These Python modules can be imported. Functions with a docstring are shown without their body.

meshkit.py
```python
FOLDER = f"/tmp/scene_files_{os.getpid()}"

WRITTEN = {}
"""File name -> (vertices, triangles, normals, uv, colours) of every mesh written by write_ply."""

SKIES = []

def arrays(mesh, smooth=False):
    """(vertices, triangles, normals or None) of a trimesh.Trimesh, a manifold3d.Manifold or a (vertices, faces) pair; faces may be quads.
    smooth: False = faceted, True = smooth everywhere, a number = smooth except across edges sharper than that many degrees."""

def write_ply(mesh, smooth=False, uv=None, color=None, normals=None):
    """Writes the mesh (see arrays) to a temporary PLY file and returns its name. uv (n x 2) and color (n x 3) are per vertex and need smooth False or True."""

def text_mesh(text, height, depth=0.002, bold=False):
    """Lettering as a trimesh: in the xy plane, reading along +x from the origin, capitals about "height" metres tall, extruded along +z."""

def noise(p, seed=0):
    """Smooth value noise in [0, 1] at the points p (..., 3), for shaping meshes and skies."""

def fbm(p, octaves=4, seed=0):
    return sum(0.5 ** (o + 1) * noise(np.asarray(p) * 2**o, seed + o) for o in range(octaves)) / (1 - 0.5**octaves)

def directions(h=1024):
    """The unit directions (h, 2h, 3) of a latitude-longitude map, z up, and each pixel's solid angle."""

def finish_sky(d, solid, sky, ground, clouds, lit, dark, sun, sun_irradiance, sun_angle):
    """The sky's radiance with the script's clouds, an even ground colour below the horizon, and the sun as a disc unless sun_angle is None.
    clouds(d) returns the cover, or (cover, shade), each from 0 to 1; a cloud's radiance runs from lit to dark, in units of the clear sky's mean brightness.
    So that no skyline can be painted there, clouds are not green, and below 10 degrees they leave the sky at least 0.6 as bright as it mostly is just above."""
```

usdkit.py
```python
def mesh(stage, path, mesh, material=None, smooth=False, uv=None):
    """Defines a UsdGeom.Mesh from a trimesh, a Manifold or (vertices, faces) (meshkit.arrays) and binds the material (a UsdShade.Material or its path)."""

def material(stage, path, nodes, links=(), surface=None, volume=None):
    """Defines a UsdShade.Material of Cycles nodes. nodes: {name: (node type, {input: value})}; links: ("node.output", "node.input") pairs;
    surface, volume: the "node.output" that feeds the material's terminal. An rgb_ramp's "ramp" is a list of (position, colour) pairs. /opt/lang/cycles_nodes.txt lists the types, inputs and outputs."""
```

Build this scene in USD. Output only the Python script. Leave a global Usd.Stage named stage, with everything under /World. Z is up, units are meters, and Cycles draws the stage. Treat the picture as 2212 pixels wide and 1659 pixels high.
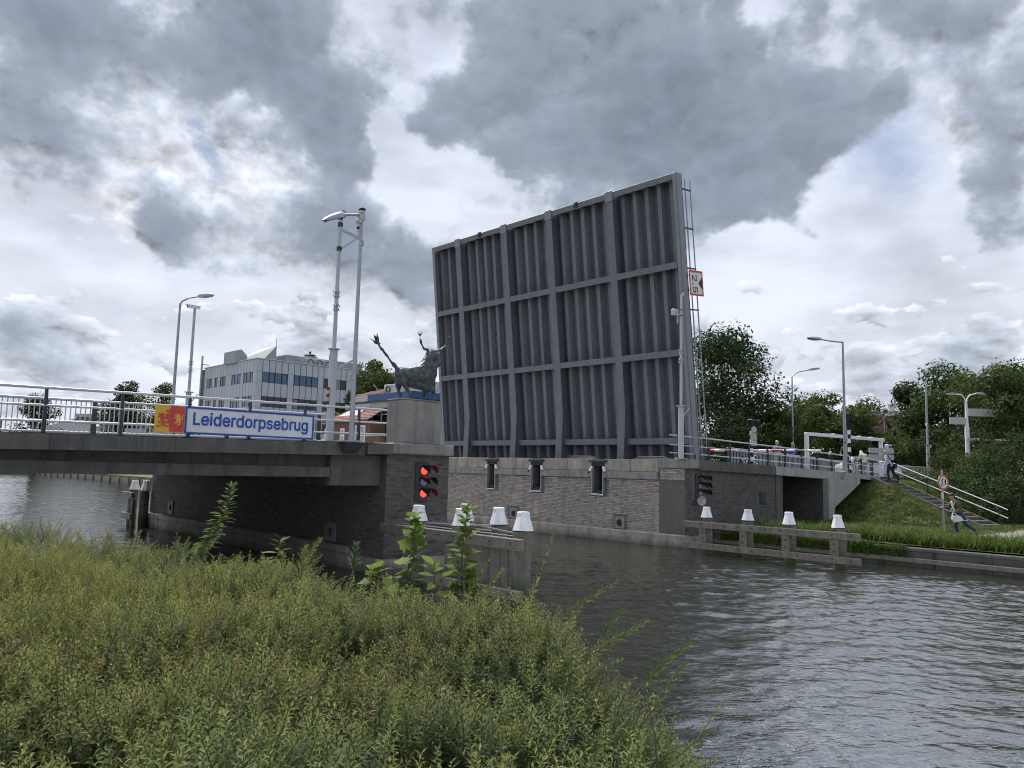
import math, numpy as np, trimesh, manifold3d, shapely, shapely.affinity, usdkit, meshkit
from pxr import Usd, UsdGeom, UsdLux, UsdShade, Gf, Sdf, Vt
stage=Usd.Stage.CreateInMemory(); UsdGeom.SetStageUpAxis(stage,'Z'); UsdGeom.SetStageMetersPerUnit(stage,1.0); UsdGeom.Xform.Define(stage,'/World')
# ---------- camera ----------
PITCH,ROLL,YAW=map(math.radians,(6.29,1.454,43.2)); FPX=1660/2212.0; EYE=np.array([0,0,3.1]); EXPOSURE=2.0
def cam_axes():
    F=np.array([math.sin(YAW)*math.cos(PITCH),math.cos(YAW)*math.cos(PITCH),math.sin(PITCH)])
    R0=np.array([math.cos(YAW),-math.sin(YAW),0]); U0=np.cross(R0,F)
    return R0*math.cos(ROLL)+U0*math.sin(ROLL),-R0*math.sin(ROLL)+U0*math.cos(ROLL),F
RT,UP,FW=cam_axes()
cam=UsdGeom.Camera.Define(stage,'/World/camera')
M=np.eye(4); M[0,:3]=RT; M[1,:3]=UP; M[2,:3]=-FW; M[3,:3]=EYE
cam.AddTransformOp().Set(Gf.Matrix4d(M.tolist()))
cam.CreateHorizontalApertureAttr(36.0); cam.CreateVerticalApertureAttr(27.0); cam.CreateFocalLengthAttr(36*FPX)
cam.CreateClippingRangeAttr(Gf.Vec2f(0.1,5000)); cam.CreateExposureAttr(EXPOSURE)
# ---------- sky ----------
SUN=np.array([0.08,0.55,0.83]); SUN/=np.linalg.norm(SUN)
SKYK=0.1; G=1.0/(SKYK*2**EXPOSURE)        # a cloud tone of 1 shows as full white
N={}; L=[]; cnt=[0]
def nd(kind,ins={},**links):
    cnt[0]+=1; n=f"n{cnt[0]}"; N[n]=(kind,dict(ins))
    for k,v in links.items(): L.append((v,f"{n}.{k}"))
    return n
def mth(op,a,b=None,c=None,clamp=False):
    ins={"math_type":op}; ln={}
    if clamp: ins["use_clamp"]=True
    for k,v in (("value1",a),("value2",b),("value3",c)):
        if v is None: continue
        if isinstance(v,str): ln[k]=v
        else: ins[k]=float(v)
    return nd("math",ins,**ln)+".value"
def vm(op,a,b=None,scale=None,out="vector"):
    ins={"math_type":op}; ln={}
    for k,v in (("vector1",a),("vector2",b)):
        if v is None: continue
        if isinstance(v,str): ln[k]=v
        else: ins[k]=tuple(v)
    if scale is not None:
        if isinstance(scale,str): ln["scale"]=scale
        else: ins["scale"]=float(scale)
    return nd("vector_math",ins,**ln)+"."+out
def mixc(f,a,b):
    ins={}; ln={}
    for k,v in (("fac",f),("color1",a),("color2",b)):
        if isinstance(v,str): ln[k]=v
        elif k=="fac": ins[k]=float(v)
        else: ins[k]=tuple(v)
    return nd("mix",ins,**ln)+".color"
def mr(v,a,b,c=0.,d=1.,typ="smoothstep"):
    return nd("map_range",{"range_type":typ,"from_min":a,"from_max":b,"to_min":c,"to_max":d,"clamp":True},value=v)+".result"
d=vm("normalize",nd("texture_coordinate")+".generated")
flat=vm("multiply",d,(1,1,1.3))
def noise(vec,scale,detail=6,rough=.55,out="fac",**k):
    return nd("noise_texture",{"scale":float(scale),"detail":float(detail),"roughness":float(rough),**k},vector=vec)+"."+out
RDG=dict(type="ridged_multifractal",offset=1.,gain=2.,use_normalize=False)
def half(v): return vm("subtract",v,(.5,.5,.5))
def plus(a,b,k): return vm("add",a,vm("scale",b,scale=k))
def lin(a,k,b=0.): return mth("multiply_add",a,k,b)
def add(*t):
    r=t[0]
    for x in t[1:]: r=mth("add",r,x)
    return r
def tones(v,stops):
    lo,hi=stops[0][0],stops[-1][0]; return nd("rgb_ramp",{"ramp":[((a-lo)/(hi-lo),c) for a,c in stops]},fac=mr(v,lo,hi,typ="linear"))+".color"
w1=half(noise(flat,2.6,2,.5,"color")); w2=half(noise(flat,9.0,4,.6,"color"))
wd=plus(plus(d,w1,.22),w2,.13)
def pxdir(x,y):
    v=FW+RT*(x-1106)/1660-UP*(y-829.5)/1660; return v/np.linalg.norm(v)
def blobs(field,base):
    return add(*[mr(vm("distance",base,tuple(pxdir(x,y)),out="value"),r/1660*1.35,0.,0.,w) for x,y,r,w in field])
# where the cloud masses, gaps, blue patches and far cumulus lie: (x, y, size) as surveyed from the photograph, turned into directions
DARK=[(100,70,110,.5),(230,120,140,.75),(330,150,90,.45),(50,350,110,.8),(20,260,90,.3),(560,40,190,.8),(640,200,130,.8),(700,310,95,.8),(480,60,120,.5),(760,110,130,.45),(420,480,110,.7),(560,545,125,.8),(470,380,80,.4),(700,570,120,.55),(860,600,130,.75),(950,520,90,.35),(820,480,110,.55),(590,430,80,.4),(330,520,70,.45),(1250,40,250,.8),(1450,220,240,.8),(1680,120,190,.7),(1230,260,170,.65),(1420,380,170,.75),(1620,430,140,.7),(1720,500,80,.5),(1770,280,120,.6),(1050,130,130,.5),(1000,30,160,.5),(2130,40,200,.7),(2190,330,130,.6),(2160,500,120,.45),(1960,60,110,.35),(230,500,60,.5),(90,705,60,.4),(440,690,60,.35),(360,590,60,.3),(150,740,60,.3),(1000,650,110,.3)]
LIGHT=[(860,210,95,.9),(930,340,140,.8),(1150,520,120,.5),(1110,420,100,.5),(100,560,150,.6),(330,660,150,.5),(1700,640,190,.9),(2000,640,220,.9),(1560,580,100,.6),(1880,450,150,.8),(2000,220,60,.4),(1870,170,80,.5),(600,660,110,.35),(480,250,60,.5),(390,50,80,.55),(70,190,70,.4),(1700,30,70,.35)]
BLUE=[(1960,160,50,1.3),(2070,235,60,1.4),(1880,330,130,.6),(1960,400,170,.55),(470,260,110,.8),(510,330,90,.8),(130,790,110,.9),(240,650,100,.3),(620,700,80,.35),(1700,860,120,.6),(2010,880,90,.5),(1060,800,200,.3),(420,240,70,.4)]
MID=[(150,250,200,.38),(400,300,220,.38),(650,430,200,.35),(300,420,160,.3),(1000,560,120,.3),(2050,300,220,.25),(2120,150,150,.3)]
CUM=[(90,690,110,.5),(60,800,110,.4),(230,760,120,.3),(640,720,110,.55),(720,770,90,.4),(1640,740,110,.42),(1580,800,110,.3),(1850,790,140,.34),(2000,830,180,.36),(2160,740,120,.45),(2080,860,160,.3),(1700,830,120,.3),(430,760,120,.25),(900,760,120,.4),(1400,760,200,.4)]
elev=nd("separate_xyz",{},vector=d)+".z"
OFF=(.004,0,.018); up=vm("add",flat,OFF); rw=plus(flat,w2,.05); rwu=vm("add",rw,OFF)
n1=add(lin(noise(flat,6.,8,.60),1.9,-.95),lin(noise(rw,7.5,4,.55,**RDG),-.33,.4125)); n2=add(lin(noise(up,6.,8,.60),1.9,-.95),lin(noise(rwu,7.5,4,.55,**RDG),-.33,.4125))
# beyond the view the sky carries on with the same broken cloud
away=mr(vm("dot_product",d,tuple(FW),out="value"),.78,.55); far=mth("multiply",away,mr(noise(flat,1.6,3,.5),.36,.64,-.5,.8))
bd=add(blobs(DARK,wd),far); bl=blobs(LIGHT,wd); bm=blobs(MID,wd); bb=blobs(BLUE,plus(plus(d,w1,.10),w2,.08))
dens=add(bd,bm,lin(bl,-.8),n1); dt=add(bd,lin(bl,-.5),mth("multiply",n1,mr(bd,.35,1.1,1.75,.75)),lin(mth("minimum",bm,1.),.08)); rel=lin(mth("multiply",mr(mth("subtract",n1,n2),-.4,.4,-.62,.62,"linear"),mr(dt,.1,.8,1.2,.42)),1.,1.)
veil=tones(elev,[(0,(.82,.85,.90)),(.14,(.80,.835,.89)),(.5,(.70,.75,.86))])
ci=noise(plus(vm("multiply",d,(1,1,2.6)),w1,.1),4,4,.55); veil=vm("scale",veil,scale=mr(ci,.25,.62,.64,1.16,"linear"))
bf=mr(add(bb,lin(n1,.6)),.15,1.6,0.,.85); col=mixc(bf,veil,(.24,.33,.54))
p2=plus(vm("multiply",d,(1,1,2.2)),w2,.06); g1=noise(p2,13,5,.55); g2=noise(vm("add",p2,(.004,0,.020)),13,4,.55)
cd=add(blobs(CUM,plus(plus(d,w1,.05),w2,.05)),lin(g1,2.2,-1.1)); ca=mth("multiply",mr(cd,.28,.40),mr(elev,.32,.2))
ct=vm("scale",tones(cd,[(.28,(.78,.81,.86)),(.5,(.67,.71,.77)),(.9,(.48,.525,.59)),(1.4,(.38,.42,.49))]),scale=mr(mth("subtract",g1,g2),-.18,.18,.5,1.5,"linear"))
col=mixc(ca,col,ct)
tone=vm("scale",tones(dt,[(-.22,(.86,.875,.90)),(.05,(.72,.755,.81)),(.25,(.53,.575,.645)),(.50,(.375,.42,.49)),(.85,(.31,.355,.42)),(1.4,(.245,.29,.352))]),scale=rel)
col=vm("multiply",mixc(mr(dens,-.02,.44),col,tone),(.985,1.0,1.045))
sky=nd("sky_texture",{"sky_type":"single_scattering","sun_disc":False,"sun_elevation":float(math.asin(SUN[2])),"sun_rotation":float(math.atan2(SUN[0],SUN[1]))})+".color"
col=mixc(.97,vm("scale",sky,scale=.12),vm("scale",col,scale=G))
bg=nd("background_shader",{"strength":SKYK},color=col)
skym=usdkit.material(stage,'/World/Looks/sky',N,L,surface=bg+".background")
dome=UsdLux.DomeLight.Define(stage,'/World/sky'); UsdShade.MaterialBindingAPI.Apply(dome.GetPrim()).Bind(skym)
dome.GetPrim().SetCustomDataByKey('kind','structure')
sun=UsdLux.DistantLight.Define(stage,'/World/sun'); sun.CreateIntensityAttr(.4); sun.CreateAngleAttr(25.0); sun.CreateColorAttr(Gf.Vec3f(1,.985,.96)); sun.CreateNormalizeAttr(True)
z=SUN; xx=np.cross([0,1,0],z); xx/=np.linalg.norm(xx); yy=np.cross(z,xx); M=np.eye(4); M[0,:3]=xx; M[1,:3]=yy; M[2,:3]=z
sun.AddTransformOp().Set(Gf.Matrix4d(M.tolist()))
# ---------- helpers ----------
rng=np.random.default_rng(7)
def D2(v): return np.asarray(v,float)
def at(x,y,depth):
    """The world point seen at a spot of the photograph, 2212 px wide, at a depth in metres (used to survey positions)."""
    return EYE+depth*(FW+RT*(x-1106)/1660-UP*(y-829.5)/1660)
used={}
def numbered(path):
    if path not in used: used[path]=0; return path
    used[path]+=1; return f"{path}_{used[path]:03d}"
def tag(p,label=None,cat=None,group=None,kind=None):
    p=p.GetPrim() if hasattr(p,'GetPrim') else p
    for k,v in (('label',label),('category',cat),('group',group),('kind',kind)):
        if v: p.SetCustomDataByKey(k,v)
    return p
GROUPS=dict(street_lamp='street lamps on and beyond the bridge',double_street_lamp='double-armed street lamps',camera_mast='camera masts with thorn collars',boat_signal='light signals for boats',bicycle='bicycles of the people waiting on the bridge',fender='timber fenders with white caps',
 bush='bushes on the slope beside the stairs',tree='trees around the bridge',sapling='leafy saplings growing out of the shrub',shoot='long shoots standing out of the shrub',person='people on and beside the bridge',bridge_railing='three-bar railings of the bridge',baluster_railing='baluster railings of the bridge',direction_sign='direction signs on the gantry',road_signal='banded road signals',road_barrier='barrier booms',cable_box='cable boxes on the far railing',bearing_block='concrete blocks under the leaf')
def thing(name,label,cat,loc=(0,0,0),rz=0.0,group=None,scale=None):
    x=UsdGeom.Xform.Define(stage,numbered('/World/'+name))
    x.AddTranslateOp().Set(Gf.Vec3d(*map(float,loc))); x.AddRotateZOp().Set(float(rz))
    if scale is not None: x.AddScaleOp().Set(Gf.Vec3f(*np.broadcast_to(scale,3).astype(float).tolist()))
    return tag(x,label,cat,group or GROUPS.get(name))
def dup(root,loc,rz=0.0,label=None,group=None,scale=None):
    was=root.GetCustomData(); base=root.GetName()
    if base[-4:-3]=='_' and base[-3:].isdigit(): base=base[:-4]
    r=thing(base,label or was['label'],was['category'],loc,rz,group or was.get('group'),scale)
    r.GetReferences().AddInternalReference(root.GetPath()); r.SetInstanceable(True); return r
class MB:
    def __init__(s): s.v=[]; s.f=[]; s.n=0
    def add(s,m):
        if hasattr(m,'to_mesh'): q=m.to_mesh(); v,f=q.vert_properties[:,:3],q.tri_verts
        elif isinstance(m,tuple): v,f=m
        else: v,f=np.asarray(m.vertices),np.asarray(m.faces)
        v=np.asarray(v,float); f=np.asarray(f,int)
        if f.shape[1]==4: f=np.vstack([f[:,[0,1,2]],f[:,[0,2,3]]])
        s.v.append(v); s.f.append(f+s.n); s.n+=len(v); return s
    def get(s): return np.vstack(s.v),np.vstack(s.f)
def cat(*ms):
    b=MB()
    for m in ms: b.add(m)
    return b.get()
def part(name,mesh,m,parent=None,smooth=False,label=None,kind=None,tone=None):
    base=str(parent.GetPath()) if parent is not None else '/World'
    if isinstance(mesh,MB): mesh=mesh.get()
    g=usdkit.mesh(stage,numbered(base+'/'+name),mesh,m,smooth=smooth)
    p=g.GetPrim()
    if tone is not None: UsdGeom.PrimvarsAPI(g).CreatePrimvar('tone',Sdf.ValueTypeNames.FloatArray,'vertex').Set(Vt.FloatArray.FromNumpy(np.asarray(tone,np.float32)))
    if label: p.SetCustomDataByKey('label',label)
    if kind: p.SetCustomDataByKey('kind',kind)
    return p
def struct(name,mesh,m,smooth=False): return part(name,mesh,m,None,smooth,kind='structure')
BOXF=np.array([[0,2,3,1],[4,5,7,6],[0,1,5,4],[2,6,7,3],[0,4,6,2],[1,3,7,5]])
def box(lo,hi):
    lo,hi=D2(lo),D2(hi); v=np.array([[(lo,hi)[i][0],(lo,hi)[j][1],(lo,hi)[k][2]] for k in(0,1) for j in(0,1) for i in(0,1)])
    return v,BOXF
def rbox(lo,hi,b=.02):
    lo,hi=D2(lo),D2(hi); b=min(b,(hi-lo).min()*.3); P=[]
    for k in range(3):
        l,h=lo+b,hi-b; l[k],h[k]=lo[k],hi[k]
        P+=[[(l,h)[i][0],(l,h)[j][1],(l,h)[m][2]] for i in(0,1) for j in(0,1) for m in(0,1)]
    h=trimesh.Trimesh(np.array(P)).convex_hull; return np.array(h.vertices),np.array(h.faces)
def hull(pts):
    h=trimesh.Trimesh(np.asarray(pts,float)).convex_hull; return np.array(h.vertices),np.array(h.faces)
def frame(t):
    t=D2(t)/np.linalg.norm(t); a=np.cross(t,[0,0,1.0] if abs(t[2])<.95 else [1.0,0,0]); a/=np.linalg.norm(a); return t,a,np.cross(a,t)
def beam(p0,p1,w,h,bev=0):
    """w across (horizontal), h in the other direction."""
    p0,p1=D2(p0),D2(p1); t,a,b=frame(p1-p0); L=np.linalg.norm(p1-p0)
    v,f=(rbox if bev else box)((0,-w/2,-h/2),(L,w/2,h/2),*((bev,) if bev else ()))
    return p0+v@np.array([t,a,b]),f
def tube(pts,r,n=10,cap=True):
    p=D2(pts); r=np.broadcast_to(np.asarray(r,float),(len(p),)); t=np.gradient(p,axis=0); t/=np.linalg.norm(t,axis=1,keepdims=True)
    A=[];a=frame(t[0])[1]
    for k in range(len(p)):
        a=a-t[k]*(a@t[k]); a/=np.linalg.norm(a); A.append(a)
    A=np.array(A); B=np.cross(t,A); g=np.arange(n)*2*np.pi/n
    v=(p[:,None]+r[:,None,None]*(np.cos(g)[None,:,None]*A[:,None]+np.sin(g)[None,:,None]*B[:,None])).reshape(-1,3)
    i,j=np.meshgrid(np.arange(len(p)-1),np.arange(n),indexing='ij'); q=np.stack([i*n+j,i*n+(j+1)%n,(i+1)*n+(j+1)%n,(i+1)*n+j],-1).reshape(-1,4)
    f=np.vstack([q[:,[0,1,2]],q[:,[0,2,3]]])
    if cap:
        c0,c1=len(v),len(v)+1; v=np.vstack([v,p[:1],p[-1:]]); k=np.arange(n); o=(len(p)-1)*n
        f=np.vstack([f,np.stack([np.full(n,c0),(k+1)%n,k],1),np.stack([np.full(n,c1),o+k,o+(k+1)%n],1)])
    return v,f
def lathe(prof,c=(0,0,0),n=16,axis=(0,0,1)):
    """prof: (radius, height) from bottom to top."""
    prof=D2(prof); g=np.arange(n)*2*np.pi/n; t,a,b=frame(axis)
    v=(np.asarray(c,float)+prof[:,1,None,None]*t+prof[:,0,None,None]*(np.cos(g)[None,:,None]*b+np.sin(g)[None,:,None]*-a)).reshape(-1,3)
    i,j=np.meshgrid(np.arange(len(prof)-1),np.arange(n),indexing='ij'); q=np.stack([i*n+j,i*n+(j+1)%n,(i+1)*n+(j+1)%n,(i+1)*n+j],-1).reshape(-1,4)
    m=trimesh.Trimesh(v,np.vstack([q[:,[0,1,2]],q[:,[0,2,3]]]),process=False); m.update_faces(m.nondegenerate_faces())
    vv=np.vstack([m.vertices,[D2(c)+prof[0,1]*t],[D2(c)+prof[-1,1]*t]]); k=np.arange(n); o=(len(prof)-1)*n
    return vv,np.vstack([m.faces,np.stack([np.full(n,len(vv)-2),(k+1)%n,k],1),np.stack([np.full(n,len(vv)-1),o+k,o+(k+1)%n],1)])
def prism(poly,O,ex,ey,ez,d):
    """2-D polygon (or shapely polygon) in axes ex, ey from O, extruded by d along ez."""
    if hasattr(poly,'geoms'): return cat(*[prism(g,O,ex,ey,ez,d) for g in poly.geoms])
    if not hasattr(poly,'exterior'): poly=shapely.Polygon(poly)
    m=trimesh.creation.extrude_polygon(poly,d,engine='earcut'); v=np.asarray(m.vertices); 
    v=D2(O)+v[:,:1]*D2(ex)+v[:,1:2]*D2(ey)+v[:,2:]*D2(ez); f=np.asarray(m.faces)
    if np.dot(np.cross(ex,ey),ez)<0: f=f[:,::-1]
    return v,f
def xz(poly,y0,y1): return prism(poly,(0,y0,0),(1,0,0),(0,0,1),(0,1,0),y1-y0)
def letters(text,O,ex,ey,height,depth=.006,bold=False,width=None):
    m=meshkit.text_mesh(text,height,depth,bold); v=np.asarray(m.vertices).copy(); n=np.cross(ex,ey)
    if width: v[:,0]*=width/np.ptp(v[:,0])
    return D2(O)+v[:,:1]*D2(ex)+v[:,1:2]*D2(ey)+v[:,2:]*n,np.asarray(m.faces)
def disc(c,n_,r,h=.01,k=24): t=D2(n_)/np.linalg.norm(n_); return lathe([(r,0),(r,h)],c,k,t)
def sph(c,r,sub=2,sc=(1,1,1)):
    s=trimesh.creation.icosphere(sub,1.0); return D2(c)+np.asarray(s.vertices)*r*D2(sc),np.asarray(s.faces)
# ---------- materials ----------
MAT={}
def pm(name,c,rough=.6,metal=0,var=.18,sc=3.,bump=0.,bs=25.,streak=0,dirt=None,spec=.5,rnd=0.,island=0.,emit=None,hue=None,moss=None,rust=None):
    """Painted or raw surface: base colour broken up by noise, optional vertical streaks, dirt and per-piece variation."""
    n={"g":("geometry",{}),"n1":("noise_texture",{"scale":sc,"detail":6.,"roughness":.6}),
       "r":("rgb_ramp",{"ramp":[(.25,tuple(np.array(c)*(1-var))),(.75,tuple(np.array(c)*(1+var)))]}),"p":("principled_bsdf",{"roughness":rough,"metallic":float(metal),"specular_ior_level":spec})}
    l=[("g.position","n1.vector"),("n1.fac","r.fac")]; cur="r.color"
    if rnd or island:
        n["ri"]=("object_info",{}) if rnd else ("attribute",{"attribute":"tone"}); a=rnd or island
        n["m1"]=("map_range",{"from_min":0.,"from_max":1.,"to_min":1-a,"to_max":1+a}); n["v1"]=("vector_math",{"math_type":"scale"})
        l+=[("ri.random" if rnd else "ri.fac","m1.value"),(cur,"v1.vector1"),("m1.result","v1.scale")]; cur="v1.vector"
        if hue:
            n["wn"]=("white_noise_texture",{"dimensions":"1D"}); n["hm"]=("mix",{"color2":tuple(hue)}); n["hg"]=("math",{"math_type":"multiply","value2":.6})
            l+=[("ri.random" if rnd else "ri.fac","wn.w"),("wn.value","hg.value1"),("hg.value","hm.fac"),(cur,"hm.color1")]; cur="hm.color"
    if streak:
        n["mp"]=("mapping",{"scale":(2.2,2.2,.16)}); n["n2"]=("noise_texture",{"scale":1.4,"detail":5.,"roughness":.65}); n["m2"]=("map_range",{"from_min":.48,"from_max":.72,"to_min":0.,"to_max":streak,"clamp":True})
        n["x2"]=("mix",{"color2":tuple(np.array(dirt if dirt else np.array(c)*.35))})
        l+=[("g.position","mp.vector"),("mp.vector","n2.vector"),("n2.fac","m2.value"),("m2.result","x2.fac"),(cur,"x2.color1")]; cur="x2.color"
    if rust:
        n["mpr"]=("mapping",{"scale":(5.,5.,.22)}); n["nr"]=("noise_texture",{"scale":1.3,"detail":6.,"roughness":.7}); n["mrr"]=("map_range",{"from_min":.60,"from_max":.74,"to_min":0.,"to_max":rust,"clamp":True}); n["xr"]=("mix",{"color2":(.115,.062,.034)})
        l+=[("g.position","mpr.vector"),("mpr.vector","nr.vector"),("nr.fac","mrr.value"),("mrr.result","xr.fac"),(cur,"xr.color1")]; cur="xr.color"
    if moss:   # (height below which it grows, colour)
        n["sz"]=("separate_xyz",{}); n["nm"]=("noise_texture",{"scale":2.5,"detail":4.}); n["am"]=("math",{"math_type":"multiply_add","value2":-.5}); n["mm"]=("map_range",{"from_min":moss[0],"from_max":moss[0]-.35,"to_min":0.,"to_max":.9,"clamp":True}); n["xm"]=("mix",{"color2":tuple(moss[1])})
        l+=[("g.position","sz.vector"),("g.position","nm.vector"),("nm.fac","am.value1"),("sz.z","am.value3"),("am.value","mm.value"),("mm.result","xm.fac"),(cur,"xm.color1")]; cur="xm.color"
    l.append((cur,"p.base_color"))
    if bump:
        n["n3"]=("noise_texture",{"scale":bs,"detail":5.,"roughness":.6}); n["b"]=("bump",{"strength":bump,"distance":.02})
        l+=[("g.position","n3.vector"),("n3.fac","b.height"),("b.normal","p.normal")]
    if emit: n["p"][1]["emission_color"]=tuple(c); n["p"][1]["emission_strength"]=emit
    MAT[name]=usdkit.material(stage,'/World/Looks/'+name,n,l,surface="p.BSDF"); return MAT[name]
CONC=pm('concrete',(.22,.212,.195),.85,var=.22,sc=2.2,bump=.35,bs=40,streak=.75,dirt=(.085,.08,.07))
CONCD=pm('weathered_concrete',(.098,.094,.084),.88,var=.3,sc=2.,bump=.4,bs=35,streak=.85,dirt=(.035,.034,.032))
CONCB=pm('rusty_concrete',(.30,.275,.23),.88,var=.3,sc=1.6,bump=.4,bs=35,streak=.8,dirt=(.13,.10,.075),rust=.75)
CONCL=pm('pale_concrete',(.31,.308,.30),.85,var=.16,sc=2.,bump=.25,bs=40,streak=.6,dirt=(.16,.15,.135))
PLIN=pm('plinth_concrete',(.27,.25,.22),.85,var=.25,sc=1.8,bump=.4,streak=.7,dirt=(.10,.09,.075),moss=(.02,(.035,.05,.018)))
MORT=pm('mortar',(.11,.105,.097),.9,var=.2,sc=5,bump=.3)
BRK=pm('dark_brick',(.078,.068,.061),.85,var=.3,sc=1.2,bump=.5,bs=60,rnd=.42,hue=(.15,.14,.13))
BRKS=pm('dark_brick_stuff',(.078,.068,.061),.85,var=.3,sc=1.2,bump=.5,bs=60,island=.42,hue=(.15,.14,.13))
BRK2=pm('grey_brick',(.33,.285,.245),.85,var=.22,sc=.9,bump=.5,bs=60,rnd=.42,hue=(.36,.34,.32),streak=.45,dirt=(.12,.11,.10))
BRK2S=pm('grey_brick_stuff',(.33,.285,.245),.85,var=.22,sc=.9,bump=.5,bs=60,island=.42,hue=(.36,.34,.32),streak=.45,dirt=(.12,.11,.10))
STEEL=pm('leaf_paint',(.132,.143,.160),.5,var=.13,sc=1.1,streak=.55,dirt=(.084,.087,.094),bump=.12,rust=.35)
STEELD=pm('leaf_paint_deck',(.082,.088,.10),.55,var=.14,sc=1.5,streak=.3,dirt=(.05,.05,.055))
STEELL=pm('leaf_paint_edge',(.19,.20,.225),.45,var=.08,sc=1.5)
GALV=pm('galvanised',(.32,.34,.36),.45,.55,var=.12,sc=8)
GREYP=pm('light_grey_paint',(.38,.41,.43),.4,var=.06,sc=4,streak=.25,dirt=(.33,.33,.32))
WHITE=pm('white_paint',(.74,.75,.76),.4,var=.05,sc=4,streak=.2,dirt=(.45,.44,.42))
CAPW=pm('white_cap',(.78,.79,.80),.5,var=.08,sc=5,streak=.7,dirt=(.42,.42,.40),bump=.1)
RAILW=pm('rail_white',(.47,.48,.515),.38,var=.06,sc=5,streak=.2,dirt=(.38,.36,.33))
POSTB=pm('post_blue',(.018,.025,.037),.45,var=.12,sc=6)
BLACK=pm('black',(.012,.013,.015),.5,var=.1,spec=.3)
DARKM=pm('dark_metal',(.045,.05,.055),.5,.3,var=.15)
RUBB=pm('rubber',(.02,.02,.022),.75,var=.1)
SOCK=pm('slot_dark',(.012,.014,.016),.7,var=.2)
WOOD=pm('old_timber',(.15,.135,.115),.85,var=.3,sc=5,bump=.6,bs=30,streak=.8,dirt=(.075,.07,.062))
WOODP=pm('post_timber',(.13,.122,.10),.88,var=.3,sc=5,bump=.6,bs=30,streak=.85,dirt=(.06,.06,.048),moss=(.45,(.055,.075,.028)))
ASPH=pm('asphalt',(.055,.055,.055),.9,var=.2,sc=8,bump=.4,bs=80)
SOIL=pm('soil',(.07,.055,.04),.95,var=.35,sc=3,bump=.6)
PATHM=pm('path_gravel',(.17,.155,.13),.95,var=.25,sc=4,bump=.6,bs=60)
BRONZE=pm('bronze',(.075,.088,.088),.42,.55,var=.6,sc=7,bump=1.,bs=16)
RED=pm('red_paint',(.55,.035,.03),.42,var=.08)
BLUE=pm('sign_blue',(.012,.06,.32),.45,var=.08)
YELL=pm('sign_yellow',(.62,.36,.035),.45,var=.08)
SIGNR=pm('sign_red',(.52,.05,.045),.45,var=.08)
SIGNW=pm('sign_white',(.60,.62,.63),.45,var=.07,sc=2.,streak=.3,dirt=(.42,.43,.42))
SIGNG=pm('sign_back_grey',(.40,.41,.415),.5,.3,var=.06)
LAMPR=pm('lamp_red_lit',(1.,.035,.02),.4,var=.0,emit=.9)
LAMPD=pm('lamp_red_unlit',(.16,.02,.018),.3,var=.05)
LENS=pm('lamp_glass',(.30,.33,.36),.2,var=.05)
PHONE=pm('blue_light',(.03,.18,1.),.3,var=0,emit=1.2)
def glassm(name,c,rough=.06):
    n={"g":("geometry",{}),"n":("noise_texture",{"scale":.35,"detail":2.}),"b":("bump",{"strength":.06,"distance":.3}),"p":("principled_bsdf",{"base_color":tuple(c),"roughness":rough,"specular_ior_level":.5,"ior":1.5})}
    MAT[name]=usdkit.material(stage,'/World/Looks/'+name,n,[("g.position","n.vector"),("n.fac","b.height"),("b.normal","p.normal")],surface="p.BSDF"); return MAT[name]
GLASSD=glassm('dark_glass',(.012,.016,.022)); GLASSB=glassm('blue_glass',(.05,.10,.19),.1)
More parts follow.
